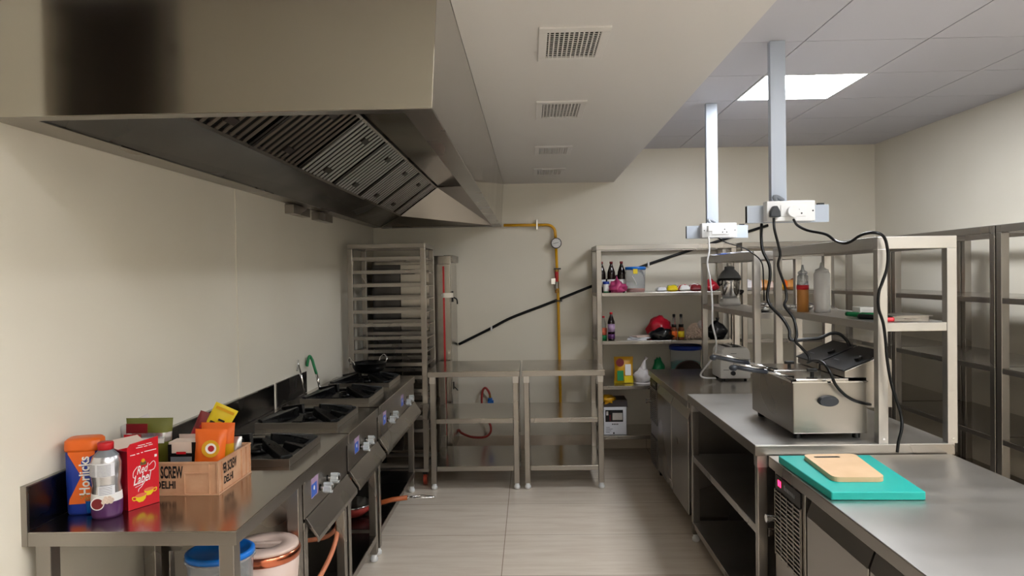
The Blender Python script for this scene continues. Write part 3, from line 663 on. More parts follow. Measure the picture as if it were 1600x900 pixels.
b = MB().m('rubber').tube([P(1190, 350, 3.53), P(1189.5, 372, 3.5), P(1192, 392, 3.48), P(1202, 414, 3.46), P(1203, 435, 3.45), P(1199, 462, 3.44), P(1204, 478, 3.42), P(1222, 497, 3.38), P(1233, 515, 3.36), P(1236, 531, 3.34),
        P(1262, 530, 3.33), P(1282, 528, 3.33), P(1298, 521, 3.34), P(1312, 522, 3.34), P(1323, 532, 3.34), P(1328, 541, 3.33)], .0075)
loose_cords = [b]
plug(1108, 357, 4.735, 'white', 'white plug in the far socket box, its white cord hanging down to the toaster', 'box',
     ('white', [P(1107, 369, 4.72), P(1108, 392, 4.72), P(1105, 412, 4.72), P(1110, 440, 4.74), P(1113, 475, 4.76), P(1113, 505, 4.78), P(1119, 532, 4.8), P(1117, 552, 4.85), P(1107, 568, 4.92), P(1095, 584, 5.02), P(1100, 590, 5.0), P(1118, 591, 5.06)]), .006)
mixer_cord = MB().m('rubber').tube([P(1121, 371, 4.80), P(1135, 379, 4.7), P(1155, 385, 4.5), P(1172, 393, 4.32), P(1190, 410, 4.318), P(1193, 440, 4.318), P(1194, 470, 4.318)], .0042)
# fryer cord across the front
b = MB().m('rubber').tube([P(1262, 567, 3.31), P(1272, 563, 3.22), P(1285, 566, 3.12), P(1296, 580, 3.06), P(1305, 600, 3.055), P(1318, 615, 3.05), P(1333, 625, 3.05), P(1349, 630, 3.06), P(1360, 632, 3.1)], .0065)
loose_cords.append(b)

# ------------------------------------------------------------------ deep fryer
x0, x1, y0, y1, z0, z1 = 1.105, 1.415, 3.09, 3.66, .885, 1.107
t = thing('deep_fryer', 'twin tank stainless deep fryer with black control heads, standing on the middle worktable', 'fryer', ((x0+x1)/2, (y0+y1)/2, .86))
b = MB().m('steel').box(x0, x1, y0, y1, z0, z1-.004)
b.build('housing', t, bevel=.004)
b = MB().m('chrome').box(x0-.003, x1+.003, y0-.003, y0+.012, z1-.006, z1).box(x0-.003, x1+.003, y1-.012, y1+.003, z1-.006, z1).box(x0-.003, x0+.012, y0, y1, z1-.006, z1).box(x1-.012, x1+.003, y0, y1, z1-.006, z1)\
    .box(x0, x1, (y0+y1)/2-.008, (y0+y1)/2+.008, z1-.006, z1).build('rim', t)
for q, yy in enumerate((y0+.015, (y0+y1)/2+.012)):
    ye = yy+(y1-y0)/2-.03
    l = MB().m('steel_top').box(x0+.02, x1-.07, yy, ye, z1+.004, z1+.009).box(x0+.02, x1-.07, yy, yy+.003, z1-.01, z1+.005).build('lid', t, bevel=.002)
    ym = (yy+ye)/2; xm = (x0+x1)/2-.02
    MB().m('black').cyl((xm, ym, z1+.009), (xm, ym, z1+.024), .008).box(xm-.022, xm+.022, ym-.01, ym+.01, z1+.022, z1+.036).build('lid_knob', l, bevel=.003)
    # control head hooked over the right side
    hx0, hx1 = x1-.055, x1+.115
    ha, hb = yy+.005, ye+.005
    h = MB().m('steel').prism([(x1+.006, .99), (hx1, .99), (hx1, 1.19), (hx1-.03, 1.215), (hx0-.03, 1.145), (hx0-.03, 1.118), (x1+.006, 1.118)], 'Y', ha, hb).build('control_head', t, bevel=.002)
    pa, pb = Vector((hx0-.036, 0, 1.145)), Vector((hx1-.022, 0, 1.222)); d = (pb-pa).normalized(); n_ = Vector((-d.z, 0, d.x))
    pl = [pa, pb, pb+n_*.006, pa+n_*.006]
    c_ = MB().m('black').prism([(p.x, p.z) for p in pl], 'Y', ha-.004, hb+.004).build('control_panel', h, bevel=.001)
    cc = pa.lerp(pb, .5)+n_*.006+Vector((0, ha+.05, 0))
    MB().m('black').cyl(cc, cc+n_*.012, .018, n=20).m('whiteink').cyl(cc+n_*.012+d*.01, cc+n_*.0125+d*.01, .002, n=6).build('dial', c_)
    cc2 = pa.lerp(pb, .3)+n_*.0062+Vector((0, hb-.1, 0))
    MB().m('grey').box(cc2.x-.004, cc2.x+.004, hb-.09, hb-.04, cc2.z-.001, cc2.z+.001).build('marking', c_)
    MB().m('chrome').box(hx0+.01, x1-.012, ym-.05, ym+.05, z1+.002, z1+.012).m('black').box(hx0-.005, hx0+.03, ym+.02, ym+.06, z1+.001, z1+.02).build('hinge', h, bevel=.002)
c = at(1293, 626, 'Y', y0)
hb_ = MB().m('greydk'); hb_.cyl((c.x, y0-.001, c.z), (c.x, y0-.022, c.z), .033, .03, n=28)
for v in hb_.v: v.x = c.x+(v.x-c.x)*1.3; v.z = c.z+(v.z-c.z)*.72
hb_.build('carry_handle', t, bevel=.004, label='dark oval carrying handle')
for q, (a, b_) in enumerate((((1222, 590, 3.12), (1113, 557, 3.24)), ((1228, 600, 3.10), (1146, 575, 3.14)))):
    p0 = P(a[0], a[1], a[2]); p1 = P(b_[0], b_[1], b_[2])
    if q == 0: p0 = Vector((x0+.04, 3.40, z1+.014)); p1 = P(1115, 557, 3.40)
    else: p0 = Vector((x0+.03, 3.16, z1+.012)); p1 = P(1146, 573, 3.16)
    pm = p0.lerp(p1, .45)
    bk = MB().m('chrome').tube([p0, pm], .005, smooth=False).tube([p0+Vector((0, .018, 0)), pm], .004, smooth=False).build('basket_rod', t)
    MB().m('greydk').tube([pm, pm.lerp(p1, .5)+Vector((0, 0, -.002)), p1], .009, smooth=False).m('chrome').tube([pm+Vector((0, 0, .012)), p1+Vector((0, 0, .012))], .005, smooth=False)\
        .m('greydk').blob(p1-Vector((.0, 0, .016)), .02, .014, .014, amp=0, flat=False, sub=2).build('basket_handle', bk, label='dark grip with a steel back')
for xx in (x0+.03, x1-.03):
    for yy in (y0+.04, y1-.05): MB().m('black').cyl((xx, yy, .86), (xx, yy, .886), .016, .019).build('foot', t)

for b in loose_cords: b.build('cord', t)
# ------------------------------------------------------------------ toaster
x0, x1, y0, y1, z0 = 1.315, 1.525, 5.07, 5.31, .82
t = thing('toaster', 'white two slot toaster with a dark dial on the far chiller', 'toaster', ((x0+x1)/2, (y0+y1)/2, z0))
MB().m('white').prism([(x0, z0+.012), (x1, z0+.012), (x1, z0+.13), (x1-.006, z0+.2), (x1-.02, z0+.228), (x0+.025, z0+.232), (x0+.008, z0+.205), (x0, z0+.13)], 'Y', y0, y1).build('body', t, bevel=.01)
MB().m('white').prism([(x0+.004, z0+.150), (x1-.004, z0+.150), (x1-.01, z0+.2), (x1-.024, z0+.224), (x0+.028, z0+.228), (x0+.014, z0+.2)], 'Y', y0-.004, y0).m('grey').box(x0+.0, x1-.0, y0-.003, y0-.0005, z0+.146, z0+.149).build('end_cap', t, bevel=.002)
MB().m('greydk').cyl((x0+.085, y0-.001, z0+.052), (x0+.085, y0-.016, z0+.052), .016, n=20).build('dial', t, bevel=.002)
MB().m('dark').box(x0+.045, x0+.08, y0+.03, y1-.03, z0+.2315, z0+.233).box(x0+.12, x0+.155, y0+.03, y1-.03, z0+.2305, z0+.232).build('slot', t)
MB().m('black').box(x0+.085, x0+.125, y0+.004, y0+.02, z0+.232, z0+.238).build('lever', t)
MB().m('grey').box(x0+.02, x0+.06, y0-.0008, y0, z0+.072, z0+.076).box(x0+.07, x0+.11, y0-.0048, y0-.004, z0+.186, z0+.19).build('marking', t)
for xx in (x0+.03, x1-.03):
    for yy in (y0+.03, y1-.03): MB().m('greydk').cyl((xx, yy, z0), (xx, yy, z0+.013), .01).build('foot', t)

# ------------------------------------------------------------------ mixer grinder on the far shelf frame
c = (1.48, 5.42, 1.328)
t = thing('mixer_grinder', 'mixer grinder with steel jar and domed lid on a white base', 'mixer', c)
MB().m('white').lathe(c, [(.066, 0), (.068, .02), (.06, .05), (.056, .056)], 28, sq=5).build('base', t)
j = MB().m('chrome').lathe(c, [(.05, .057), (.066, .09), (.075, .17), (.076, .195), (.078, .197)], 28).build('jar', t)
MB().m('grey').lathe(c, [(.081, .197), (.08, .212), (.062, .242), (.042, .262), (.036, .268), (.036, .285), (.03, .288), (.001, .29)], 28).m('black').lathe(c, [(.083, .186), (.085, .192), (.083, .202), (.08, .202)], 28).build('lid', j, label='grey domed lid with dark rim')
MB().m('black').tube([(c[0]-.075, c[1]-.02, c[2]+.19), (c[0]-.092, c[1]-.03, c[2]+.186), (c[0]-.09, c[1]-.03, c[2]+.165), (c[0]-.076, c[1]-.02, c[2]+.15)], .009).build('handle', j)
MB().m('black').tube([(c[0]+.07, c[1]-.02, c[2]+.11), (c[0]+.092, c[1]-.02, c[2]+.105), (c[0]+.072, c[1]-.02, c[2]+.08)], .008).build('clip', j)
mixer_cord.build('cord', t)
# papers on top of that frame
zz = 1.697
b = MB().m('paper')
for q in range(4):
    a = .12*q-.15; cx, cy = 1.46+.03*q, 5.45-.07*q; ca, sa = math.cos(a), math.sin(a); hw, hh = .12, .15
    pts = [(cx+ca*u-sa*v, cy+sa*u+ca*v) for u, v in ((-hw, -hh), (hw, -hh), (hw, hh), (-hw, hh))]
    b.m('paper' if q != 1 else 'sticker').prism(pts, 'Z', zz+.002+.0045*q, zz+.006+.0045*q)
single(b, 'paper_stack', 'loose white and blue papers lying on top of the far shelf frame', 'papers')

# ------------------------------------------------------------------ things on the fryer table's shelf
zz = 1.356
def squeeze(x, y, r, h, lab, body, band=None, fill=None):
    t = thing('squeeze_bottle', lab, 'bottle', (x, y, zz), 'squeeze bottles on the shelf frame')
    if fill:
        MB().m(fill).lathe((x, y, zz), [(r, 0), (r, h*.52, fill), (r*.99, h*.53)], 24).m(band).lathe((x, y, zz), [(r*1.04, h*.53), (r*1.04, h*.64)], 24).m(body).lathe((x, y, zz), [(r*.97, h*.64), (r*.95, h*.85), (r*.5, h*.92)], 24).build('body', t)
    else: MB().m(body).lathe((x, y, zz), [(r, 0), (r*1.02, h*.08), (r*1.0, h*.86), (r*.8, h*.92)], 24).build('body', t)
    MB().m(body).lathe((x, y, zz), [(r*.82, h*.90), (r*.82, h*.95), (r*.3, h*1.0), (r*.16, h*1.12)], 20).build('nozzle_cap', t)
squeeze(1.462, 3.93, .030, .225, 'squeeze bottle with tan sauce and a red band', 'clear', 'red', 'tan')
squeeze(1.545, 3.88, .041, .235, 'larger milky white squeeze bottle beside the tan sauce bottle', 'squeeze')
def rod(lab, name, cat, p0, p1, hm, bm_, w=.012, hl=.45, group=None, r=.008):
    p0, p1 = Vector(p0), Vector(p1); d = (p1-p0).normalized(); s_ = Vector((-d.y, d.x, 0)); k = p0.lerp(p1, hl)
    t = thing(name, lab, cat, p0, group)
    MB().m(hm).tube([p0, p0.lerp(k, .5), k], r).build('handle', t)
    q = [k-s_*w, k+s_*w, p1+s_*w*.7, p1-s_*w]
    MB().m(bm_).prism([(v.x, v.y) for v in q], 'Z', p0.z-.001, p0.z+.002).build('blade', t)
rod('kitchen knife with a bright green handle on the shelf frame', 'knife', 'knife', (1.475, 3.42, zz+.016), (1.60, 3.12, zz+.016), 'green', 'chrome', .02, .5, r=.0115)
rod('black handled knife lying in front of the green handled one', 'knife', 'knife', (1.468, 3.28, zz+.012), (1.60, 3.05, zz+.012), 'black', 'chrome', .018, .45, r=.0115)
rod('red handled peeler at the front edge of the shelf frame', 'peeler', 'peeler', (1.46, 3.075, zz+.010), (1.62, 3.055, zz+.010), 'red', 'steel', .012, .36, r=.009)
b = MB().m('steel').prism([(1.53, 3.07), (1.68, 3.07), (1.70, 3.30), (1.55, 3.30)], 'Z', zz+.022, zz+.025).prism([(1.52, 3.08), (1.67, 3.08), (1.668, 3.084), (1.522, 3.084)], 'Z', zz+.001, zz+.022).prism([(1.536, 3.296), (1.69, 3.296), (1.69, 3.30), (1.54, 3.30)], 'Z', zz+.001, zz+.022)
single(b, 'grater', 'flat steel grater plate lying at the right end of the shelf frame', 'grater')
b = MB().m('white').box(1.50, 1.57, 3.34, 3.42, zz+.001, zz+.05)
single(b, 'small_box', 'small white box behind the knives on the shelf frame', 'box', bevel=.003)
def ladle(x, y, z, ang, lab, r=.03, L2=.16):
    d = Vector((math.cos(ang), math.sin(ang), 0)); t = thing('ladle', lab, 'ladle', (x, y, z), 'steel ladles and bowls')
    MB().m('chrome').lathe((x, y, z), [(.008, 0), (r*.75, .008), (r, .026), (r*.96, .026), (r*.7, .012), (.001, .005)], 20).build('bowl', t)
    MB().m('chrome').tube([Vector((x, y, z+.024))+d*r*.95, Vector((x, y, z+.04))+d*(r+.05), Vector((x, y, z+.012))+d*(r+L2)], .0035).build('handle', t)
ladle(1.475, 4.17, zz+.001, -.5, 'steel ladle at the far end of the fryer table shelf', .036)
ladle(1.56, 4.10, zz+.001, -1.1, 'smaller steel ladle nearer the sauce bottle', .03)
def bowl(x, y, z, r, h, lab):
    b = MB().m('chrome').lathe((x, y, z), [(r*.5, 0), (r*.85, h*.35), (r, h), (r*.96, h), (r*.8, h*.4), (.001, .004)], 24); single(b, 'steel_bowl', lab, 'bowl')
bowl(1.43, 4.47, 1.329, .05, .03, 'shallow steel bowl between the two shelf frames, underneath the smaller one')
bowl(1.475, 4.58, 1.329, .042, .05, 'small deep steel bowl behind the shallow one on the far shelf frame')

# ------------------------------------------------------------------ chopping boards
def board(name, lab, cat, corners, z, h, mk, r=.02, hole=None):
    c = [Vector((p[0], p[1])) for p in corners]; pts = []
    n = len(c)
    for i in range(n):
        p, a, b_ = c[i], c[i-1], c[(i+1) % n]; u = (a-p).normalized(); v = (b_-p).normalized()
        for k in range(7):
            t_ = k/6; pts.append(p+u*r*(1-t_)**2+v*r*t_**2)
    b = MB().m(mk).prism([(q.x, q.y) for q in pts], 'Z', z, z+h)
    if hole: b.m('dark' if hole[2] == 0 else mk).cyl((hole[0]-.04, hole[1]+.0, z+h), (hole[0]-.04, hole[1], z+h+.0006), .009).box(hole[0]-.04, hole[0]+.04, hole[1]-.009, hole[1]+.009, z+h, z+h+.0006).cyl((hole[0]+.04, hole[1], z+h), (hole[0]+.04, hole[1], z+h+.0006), .009)
    return single(b, name, lab, cat, bevel=.003)
Z1 = .822+.026
cc = [at(1299, 769, 'Z', Z1), at(1447, 769, 'Z', Z1), at(1359, 711, 'Z', Z1), at(1216, 712, 'Z', Z1)]
board('chopping_board', 'thick teal green plastic chopping board on the near chiller', 'chopping board', cc, .8215, .027, 'teal', .006)
Z2 = .849+.016
cc = [at(1302, 746, 'Z', Z2), at(1384, 746, 'Z', Z2), at(1335, 709, 'Z', Z2), at(1254, 710, 'Z', Z2)]
hl = at(1292, 714.5, 'Z', Z2)
board('chopping_board', 'small pale wooden chopping board lying on the teal one', 'chopping board', cc, .849, .017, 'wood', .03, (hl.x, hl.y, 0))

# ------------------------------------------------------------------ wall pipes
yp = YB-.046
t = thing('gas_pipe', 'yellow gas pipe with a round pressure gauge on the back wall', 'gas pipe', (.24, yp, 1.3))
pts = [P(787, 352, yp), P(845, 351.5, yp), P(858, 352, yp), P(866, 358, yp), P(868, 368, yp), P(872, 460, yp), P(876, 640, yp)]
z_end = Vector((pts[-1].x, yp, .27))
MB().m('yellowpipe').tube([pts[0], pts[1]], .013, smooth=False, n=12).tube([pts[1], pts[2], pts[3], pts[4]], .013, n=12).tube([pts[4], pts[5], pts[6], z_end], .013, smooth=False, n=12).build('pipe', t)
g = P(869, 380, yp-.03)
gg = MB().m('black').cyl((g.x, yp-.013, g.z), (g.x, yp-.045, g.z), .048, n=32).m('whiteink').cyl((g.x, yp-.045, g.z), (g.x, yp-.047, g.z), .041, n=32).build('pressure_gauge', t)
d = MB().m('ink')
for k in range(9):
    a = -PI*.25+k*PI*1.5/8; d.box(-.001, .001, yp-.0476, yp-.047, .03, .038, Matrix.Translation((g.x, 0, g.z)) @ Matrix.Rotation(a-PI/2, 4, 'Y'))
d.tube([(g.x-.024, yp-.048, g.z-.004), (g.x+.02, yp-.048, g.z+.006)], .0016, smooth=False); d.build('dial_marks', gg)
v = P(870, 435, yp); MB().m('red').cyl((v.x, yp, v.z+.06), (v.x, yp, v.z-.03), .0165, n=14).m('brass').cyl((v.x, yp, v.z+.08), (v.x, yp, v.z+.06), .02, n=8).m('steel').cyl((v.x, yp, v.z-.03), (v.x, yp, v.z-.09), .02, n=8).m('brass').cyl((v.x, yp, v.z-.1), (v.x, yp, v.z-.13), .018, n=8)\
    .m('chrome').box(v.x-.05, v.x-.01, yp-.01, yp+.0, v.z-.05, v.z+.0).build('valve', t, label='red and brass shut-off valve')
for (px, py) in ((839, 351), (871, 420), (873, 470)):
    q = P(px, py, yp); MB().m('chrome' if py < 400 else 'greydk').box(q.x-.006 if py < 400 else q.x-.03, q.x+.006 if py < 400 else q.x+.03, yp-.015, YB-.001, q.z-.045 if py < 400 else q.z-.006, q.z+.045 if py < 400 else q.z+.006).build('pipe_clip', t)
yq = YB-.014
pp = [P(717, 538, yq), P(765, 514, yq), P(800, 496, yq), P(860, 473, yq), P(925, 447, yq), P(1010, 414, yq), P(1100, 384, yq), P(1200, 352, yq)]
t = thing('drain_pipe', 'black insulated pipe running diagonally across the back wall', 'pipe', pp[3])
MB().m('rubber').tube(pp, .0125, n=10).build('pipe', t)
for (px, py) in ((768, 513), (1013, 413)):
    q = P(px, py, yq); MB().m('white').box(q.x-.008, q.x+.008, yq-.016, YB-.001, q.z-.022, q.z+.022).build('pipe_clip', t, label='white pipe clip')
# gas tap with red hose
q = P(766, 628, YB-.04)
t = thing('gas_tap', 'blue gas tap with a red hose loop, behind the left small table', 'gas tap', q)
MB().m('bluep').box(q.x-.022, q.x+.03, YB-.055, YB-.02, q.z-.015, q.z+.015).cyl((q.x, YB-.035, q.z-.03), (q.x, YB-.035, q.z+.035), .02).m('brass').cyl((q.x, YB-.035, q.z+.035), (q.x-.004, YB-.035, q.z+.07), .01)\
    .m('brass').cyl((q.x+.01, YB-.02, q.z), (q.x+.01, YB-.001, q.z), .012).build('tap', t)
yh = YB-.045
MB().m('redhose').tube([(q.x-.004, yh+.01, q.z+.07), P(763, 611, yh), P(758, 606, yh), P(753.5, 613, yh), P(753, 632, yh), P(758, 650, yh), P(766, 664, yh), P(766, 676, yh), P(757, 683, yh), P(738, 683, yh), P(722, 677, yh), P(717, 672, yh-.05)], .010).build('hose', t, label='red gas hose')

# ------------------------------------------------------------------ bags, bottles and packets on the back shelving
def bottle(x, y, z, h, r, lab, body, cap, bands=(), group=None, cat='bottle', name='soft_drink_bottle'):
    t = thing(name, lab, cat, (x, y, z), group)
    MB().m(body).lathe((x, y, z), [(r*.8, 0), (r, h*.03), (r, h*.55), (r*.95, h*.66), (r*.45, h*.86), (r*.33, h*.9), (r*.33, h*.93)], 20).build('body', t)
    MB().m(cap).lathe((x, y, z), [(r*.4, h*.93), (r*.4, h), (r*.36, h*1.003)], 16).build('cap', t)
    for (a, b_, mk) in bands: MB().m(mk).lathe((x, y, z), [(r*1.015, h*a), (r*1.015, h*b_)], 20).build('label_band', t)
    return t
yf = 6.12; ZA, ZB_, ZC_, ZD = [s+.0005 for s in ZSH]
for px, lab in ((940, 'dark cola bottle hard against the left post of the shelving'), (955, 'dark cola bottle in the middle of the three, behind the small blue cup'), (971, 'dark cola bottle nearest the blue lidded jar')):
    x = P(px, 430, 6.19).x; bottle(x, 6.19, ZA, .262, .034, lab, 'cola', 'maroon', ((.18, .42, 'whiteink'),), 'three cola bottles on the top shelf')
def cup(x, y, z, r, h, lab):
    t = thing('paper_cup', lab, 'cup', (x, y, z)); MB().m('whiteink').lathe((x, y, z), [(r*.85, 0, 'green'), (r*.88, h*.12, 'whiteink'), (r*.97, h*.75, 'bluedk'), (r, h), (r*.9, h)], 18).build('body', t)
cup(P(947, 450, 6.11).x, 6.11, ZA, .028, .095, 'small white and blue cup in front of the cola bottles')
def bag(x, y, z, rx, ry, rz, mk, lab, seed, top=.5, knot=True, name='plastic_bag', cat='bag', amp=.35, fr=2.2):
    t = thing(name, lab, cat, (x, y, z))
    MB().m(mk).blob((x, y, z), rx, ry, rz, seed, amp, fr, top=top).build('body', t)
    if knot: MB().m(mk).lathe((x+rx*.1, y, z+rz*1.5), [(rx*.22, 0), (rx*.07, rz*.18), (rx*.2, rz*.5), (rx*.16, rz*.52)], 9).build('knot', t)
    return t
bag(P(965, 445, 6.09).x, 6.09, ZA, .07, .045, .06, 'pink', 'thin pink plastic bag slumped beside the blue lidded jar', 3, amp=.75, fr=3.0, knot=False, top=.45)
def tub(x, y, z, r, h, body, lid, lab, content=None, name='plastic_jar', cat='jar', sq=0):
    t = thing(name, lab, cat, (x, y, z))
    MB().m(body).lathe((x, y, z), [(r*.86, 0), (r*.9, h*.03), (r*.97, h*.86), (r*.97, h*.88)], 28, sq=sq).build('body', t)
    if content: MB().m(content[0]).lathe((x, y, z+.003), [(r*.82, 0), (r*.84, h*content[1]), (r*.5, h*content[1]*1.15)], 20, sq=sq).build('contents', t)
    MB().m(lid).lathe((x, y, z), [(r*1.02, h*.88), (r*1.03, h*.97), (r*.95, h), (r*.9, h*.985), (.001, h*.985)], 28, sq=sq).build('lid', t)
    return t
t = tub(P(993, 440, 6.14).x, 6.14, ZA, .086, .215, 'clear', 'bluep', 'clear plastic jar with a blue lid on the upper shelf', ('salmon', .13))
x = P(993, 440, 6.05).x; MB().m('yellow').box(x-.018, x+.018, 6.052, 6.0535, ZA+.155, ZA+.195).m('whiteink').tube([(x-.03, 6.054, ZA+.14), (x+.0, 6.052, ZA+.09), (x+.01, 6.052, ZA+.06)], .004).build('sticker', t)
def packet(c, w, h, d, ang, tilt, cols, lab, name='food_packet', cat='packet', group=None, seed=0, roll=0, art=None, crimp=.08):
    """pillow packet standing on its lower edge; cols = [(fraction from the bottom, material)]"""
    c = Vector(c); T = Matrix.Translation(c) @ Matrix.Rotation(ang, 4, 'Z') @ Matrix.Rotation(tilt, 4, 'X') @ Matrix.Rotation(roll, 4, 'Y')
    nx, nz = 10, 14; b = MB(); vs = []
    for side in (1, -1):
        for j in range(nz+1):
            for i in range(nx+1):
                u, v = i/nx, j/nz; k = (max(0, 1-(2*u-1)**4))**.6*(max(0, math.sin(PI*min(1, max(0, (v-crimp*.5)/(1-crimp))))))**.55
                wob = .12*noise.noise(Vector((u*3+seed, v*4, side*2.0)))
                x = (u-.5)*w*(1-.06*math.sin(PI*v)); y = -side*d/2*k*(1+wob*2)
                vs.append(T @ Vector((x+wob*.03*w, y, v*h)))
    N1 = (nx+1)*(nz+1)
    for side in (0, 1):
        for j in range(nz):
            mk = [m_ for f_, m_ in cols if (j+.5)/nz >= f_][-1]
            b.m(mk)
            for i in range(nx):
                a = side*N1+j*(nx+1)+i; f = [a, a+1, a+nx+2, a+nx+1]
                b.f.append(f if side == 0 else f[::-1]); b.mi.append(b.cur); b.sm.append(True)
    b.v = vs
    t = thing(name, lab, cat, c, group); b.build('wrapper', t)
    if art:
        for q_, (u0, u1, v0, v1, mk, shp) in enumerate(art):
            a = MB().m(mk); yy = -d/2*1.13-.0008-.0005*q_
            if shp == 'r': a.box((u0-.5)*w, (u1-.5)*w, yy-.001, yy, v0*h, v1*h, T)
            else:
                cx, cz = ((u0+u1)/2-.5)*w, (v0+v1)/2*h; rr = (u1-u0)/2*w
                a.cyl(T @ Vector((cx, yy-.001, cz)), T @ Vector((cx, yy, cz)), rr, n=20)
            a.build('print', t)
    return t, T
def flatpack(x, y, z, w, l, h, ang, mk, lab, seed, art=None, group='small packets lying on the upper back shelf', cat='packet'):
    t = thing('food_packet', lab, cat, (x, y, z), group)
    b = MB().m(mk); n = 8; vs = []
    R_ = Matrix.Translation((x, y, z)) @ Matrix.Rotation(ang, 4, 'Z')
    for side in (1, 0):
        for j in range(n+1):
            for i in range(n+1):
                u, v = i/n*2-1, j/n*2-1; k = (max(0, 1-u**4)*max(0, 1-v**4))**.5
                vs.append(R_ @ Vector((u*w/2, v*l/2, h*.3+(h*.7*k*(1+.3*noise.noise(Vector((u*2+seed, v*2, 0)))) if side else -h*.3*k))))
    b.v = vs; N1 = (n+1)**2
    for side in (0, 1):
        for j in range(n):
            if art: b.m(art[int(j/n*len(art))])
            for i in range(n):
                a = side*N1+j*(n+1)+i; f = [a, a+1, a+n+2, a+n+1]; b.f.append(f if side == 0 else f[::-1]); b.mi.append(b.cur); b.sm.append(True)
    b.build('wrapper', t)
flatpack(P(1033, 450, 6.15).x, 6.15, ZA, .085, .1, .04, .1, 'olive', 'small dull green packet, leftmost of the packets lying on the upper shelf', 1, ['paper', 'olive', 'paper', 'olive'])
flatpack(P(1050, 450, 6.14).x, 6.14, ZA, .095, .12, .055, -.1, 'yellow', 'yellow and green packet lying on the upper shelf', 2, ['yellow', 'green', 'yellow', 'orange'])
flatpack(P(1067, 450, 6.15).x, 6.15, ZA, .10, .12, .055, .3, 'whitebag', 'white and red packet lying right of the yellow one', 3, ['whiteink', 'red', 'whiteink', 'redbag', 'whiteink'])
flatpack(P(1086, 450, 6.14).x, 6.14, ZA, .10, .12, .06, 0, 'pink', 'pink and white packet lying left of the red bag', 4, ['maroon', 'whiteink', 'pink', 'whiteink'])
bag(P(1109, 445, 6.14).x, 6.14, ZA, .075, .06, .055, 'redbag', 'bright red bag beside the mixer jar on the upper shelf', 5, knot=False)
for px, mk, seed, art, lab in ((1172, 'salmon', 6, ['tan', 'whitebag', 'tan'], 'pale tan packet lying on the right shelving, leftmost there'), (1196, 'cream', 7, ['cream', 'tan', 'whitebag'], 'cream packet lying on the right shelving beside the pale tan one'),
                                (1219, 'orange', 8, ['orange', 'mustard', 'tan'], 'orange packet lying on the right shelving behind the tan sauce bottle'), (1237, 'brown', 9, ['brown', 'tan'], 'brown packet lying right of the orange one')):
    flatpack(P(px, 450, 6.16).x, 6.16, ZA, .11, .14, .085, .2*seed, mk, lab, seed, art)
flatpack(P(1284, 450, 6.15).x, 6.15, ZA, .06, .08, .05, .2, 'pink', 'tiny pink packet near the right end of the right shelving', 11, ['pink', 'whiteink'])
# second shelf
bottle(P(943, 510, 6.2).x, 6.2, ZB_, .20, .028, 'clear bottle with a red cap and green base half hidden by the left post', 'glass', 'red', ((.0, .2, 'green'), (.2, .5, 'salmon')))
bottle(P(955, 510, 6.14).x, 6.14, ZB_, .235, .031, 'dark juice bottle with a red cap and purple label on the second shelf', 'cola', 'red', ((.05, .22, 'purple'), (.3, .58, 'lilac')))
b = MB().m('paper')
for q in range(3):
    a = .3*q-.2; cx, cy = P(996+4*q, 520, 6.14).x, 6.16; ca, sa = math.cos(a), math.sin(a)
    b.m('paper' if q != 2 else 'cream').prism([(cx+ca*u-sa*v, cy+sa*u+ca*v) for u, v in ((-.08, -.05), (.08, -.05), (.08, .06), (-.08, .05))], 'Z', ZB_+.012*q, ZB_+.008+.012*q)
single(b, 'folded_papers', 'small pile of folded white papers on the second shelf', 'papers')
bag(P(1031, 500, 6.25).x, 6.27, ZB_, .115, .085, .10, 'redbag', 'dark red plastic bag behind the black bag on the second shelf', 12, knot=False, top=.2)
bag(P(1034, 515, 6.12).x, 6.12, ZB_, .11, .06, .055, 'blackbag', 'flat black plastic bag in front of the dark red bag', 13, knot=False, top=.2)
for px, mk, lab in ((1053, 'orange', 'slim sauce bottle with orange label right of the black bag'), (1064, 'yellow', 'slim sauce bottle with pale yellow label')):
    x = P(px, 500, 6.12).x; t = thing('sauce_bottle', lab, 'bottle', (x, 6.12, ZB_), 'two slim glass sauce bottles on the second shelf')
    MB().m('brown').lathe((x, 6.12, ZB_), [(.024, 0), (.026, .008), (.026, .085), (.018, .105)], 18).m('glass').lathe((x, 6.12, ZB_), [(.018, .105), (.010, .14), (.010, .205)], 18).build('body', t)
    MB().m('black').lathe((x, 6.12, ZB_), [(.0205, .104), (.0205, .128)], 16).build('collar', t); MB().m(mk).lathe((x, 6.12, ZB_), [(.0268, .02), (.0268, .07)], 18).build('label_band', t)
    MB().m('black').lathe((x, 6.12, ZB_), [(.012, .19), (.012, .212), (.002, .214)], 12).build('cap', t)
# bag of beans
x = P(1087, 505, 6.14).x; t = thing('bag_of_beans', 'clear bag packed with pale beans on the second shelf', 'bag', (x, 6.15, ZB_))
b = MB().m('beans'); rnd = random.Random(4)
for k in range(420):
    a, e = rnd.random()*2*PI, rnd.random()*PI/2; r_ = .078
    p = Vector((x+math.cos(a)*math.cos(e)*r_*1.05, 6.15+math.sin(a)*math.cos(e)*.055, ZB_+.006+math.sin(e)*.12))
    d = Vector((rnd.uniform(-1, 1), rnd.uniform(-1, 1), rnd.uniform(-1, 1))).normalized()*.006
    b.m('beans' if rnd.random() > .12 else 'cream').cyl(p-d, p+d, .0085, .007, n=6)
b.blob((x, 6.15, ZB_), .068, .046, .058, 3, .05); o = b.build('beans', t, kind='stuff')
MB().m('whitebag').blob((x+.045, 6.13, ZB_+.085), .035, .03, .04, 5, .3).build('knot', t, label='white twisted top')
bag(P(1120, 510, 6.12).x, 6.13, ZB_, .09, .07, .088, 'blackbag', 'black plastic bag with a tied peak at the right end of the second shelf', 15, top=.55, amp=.22)
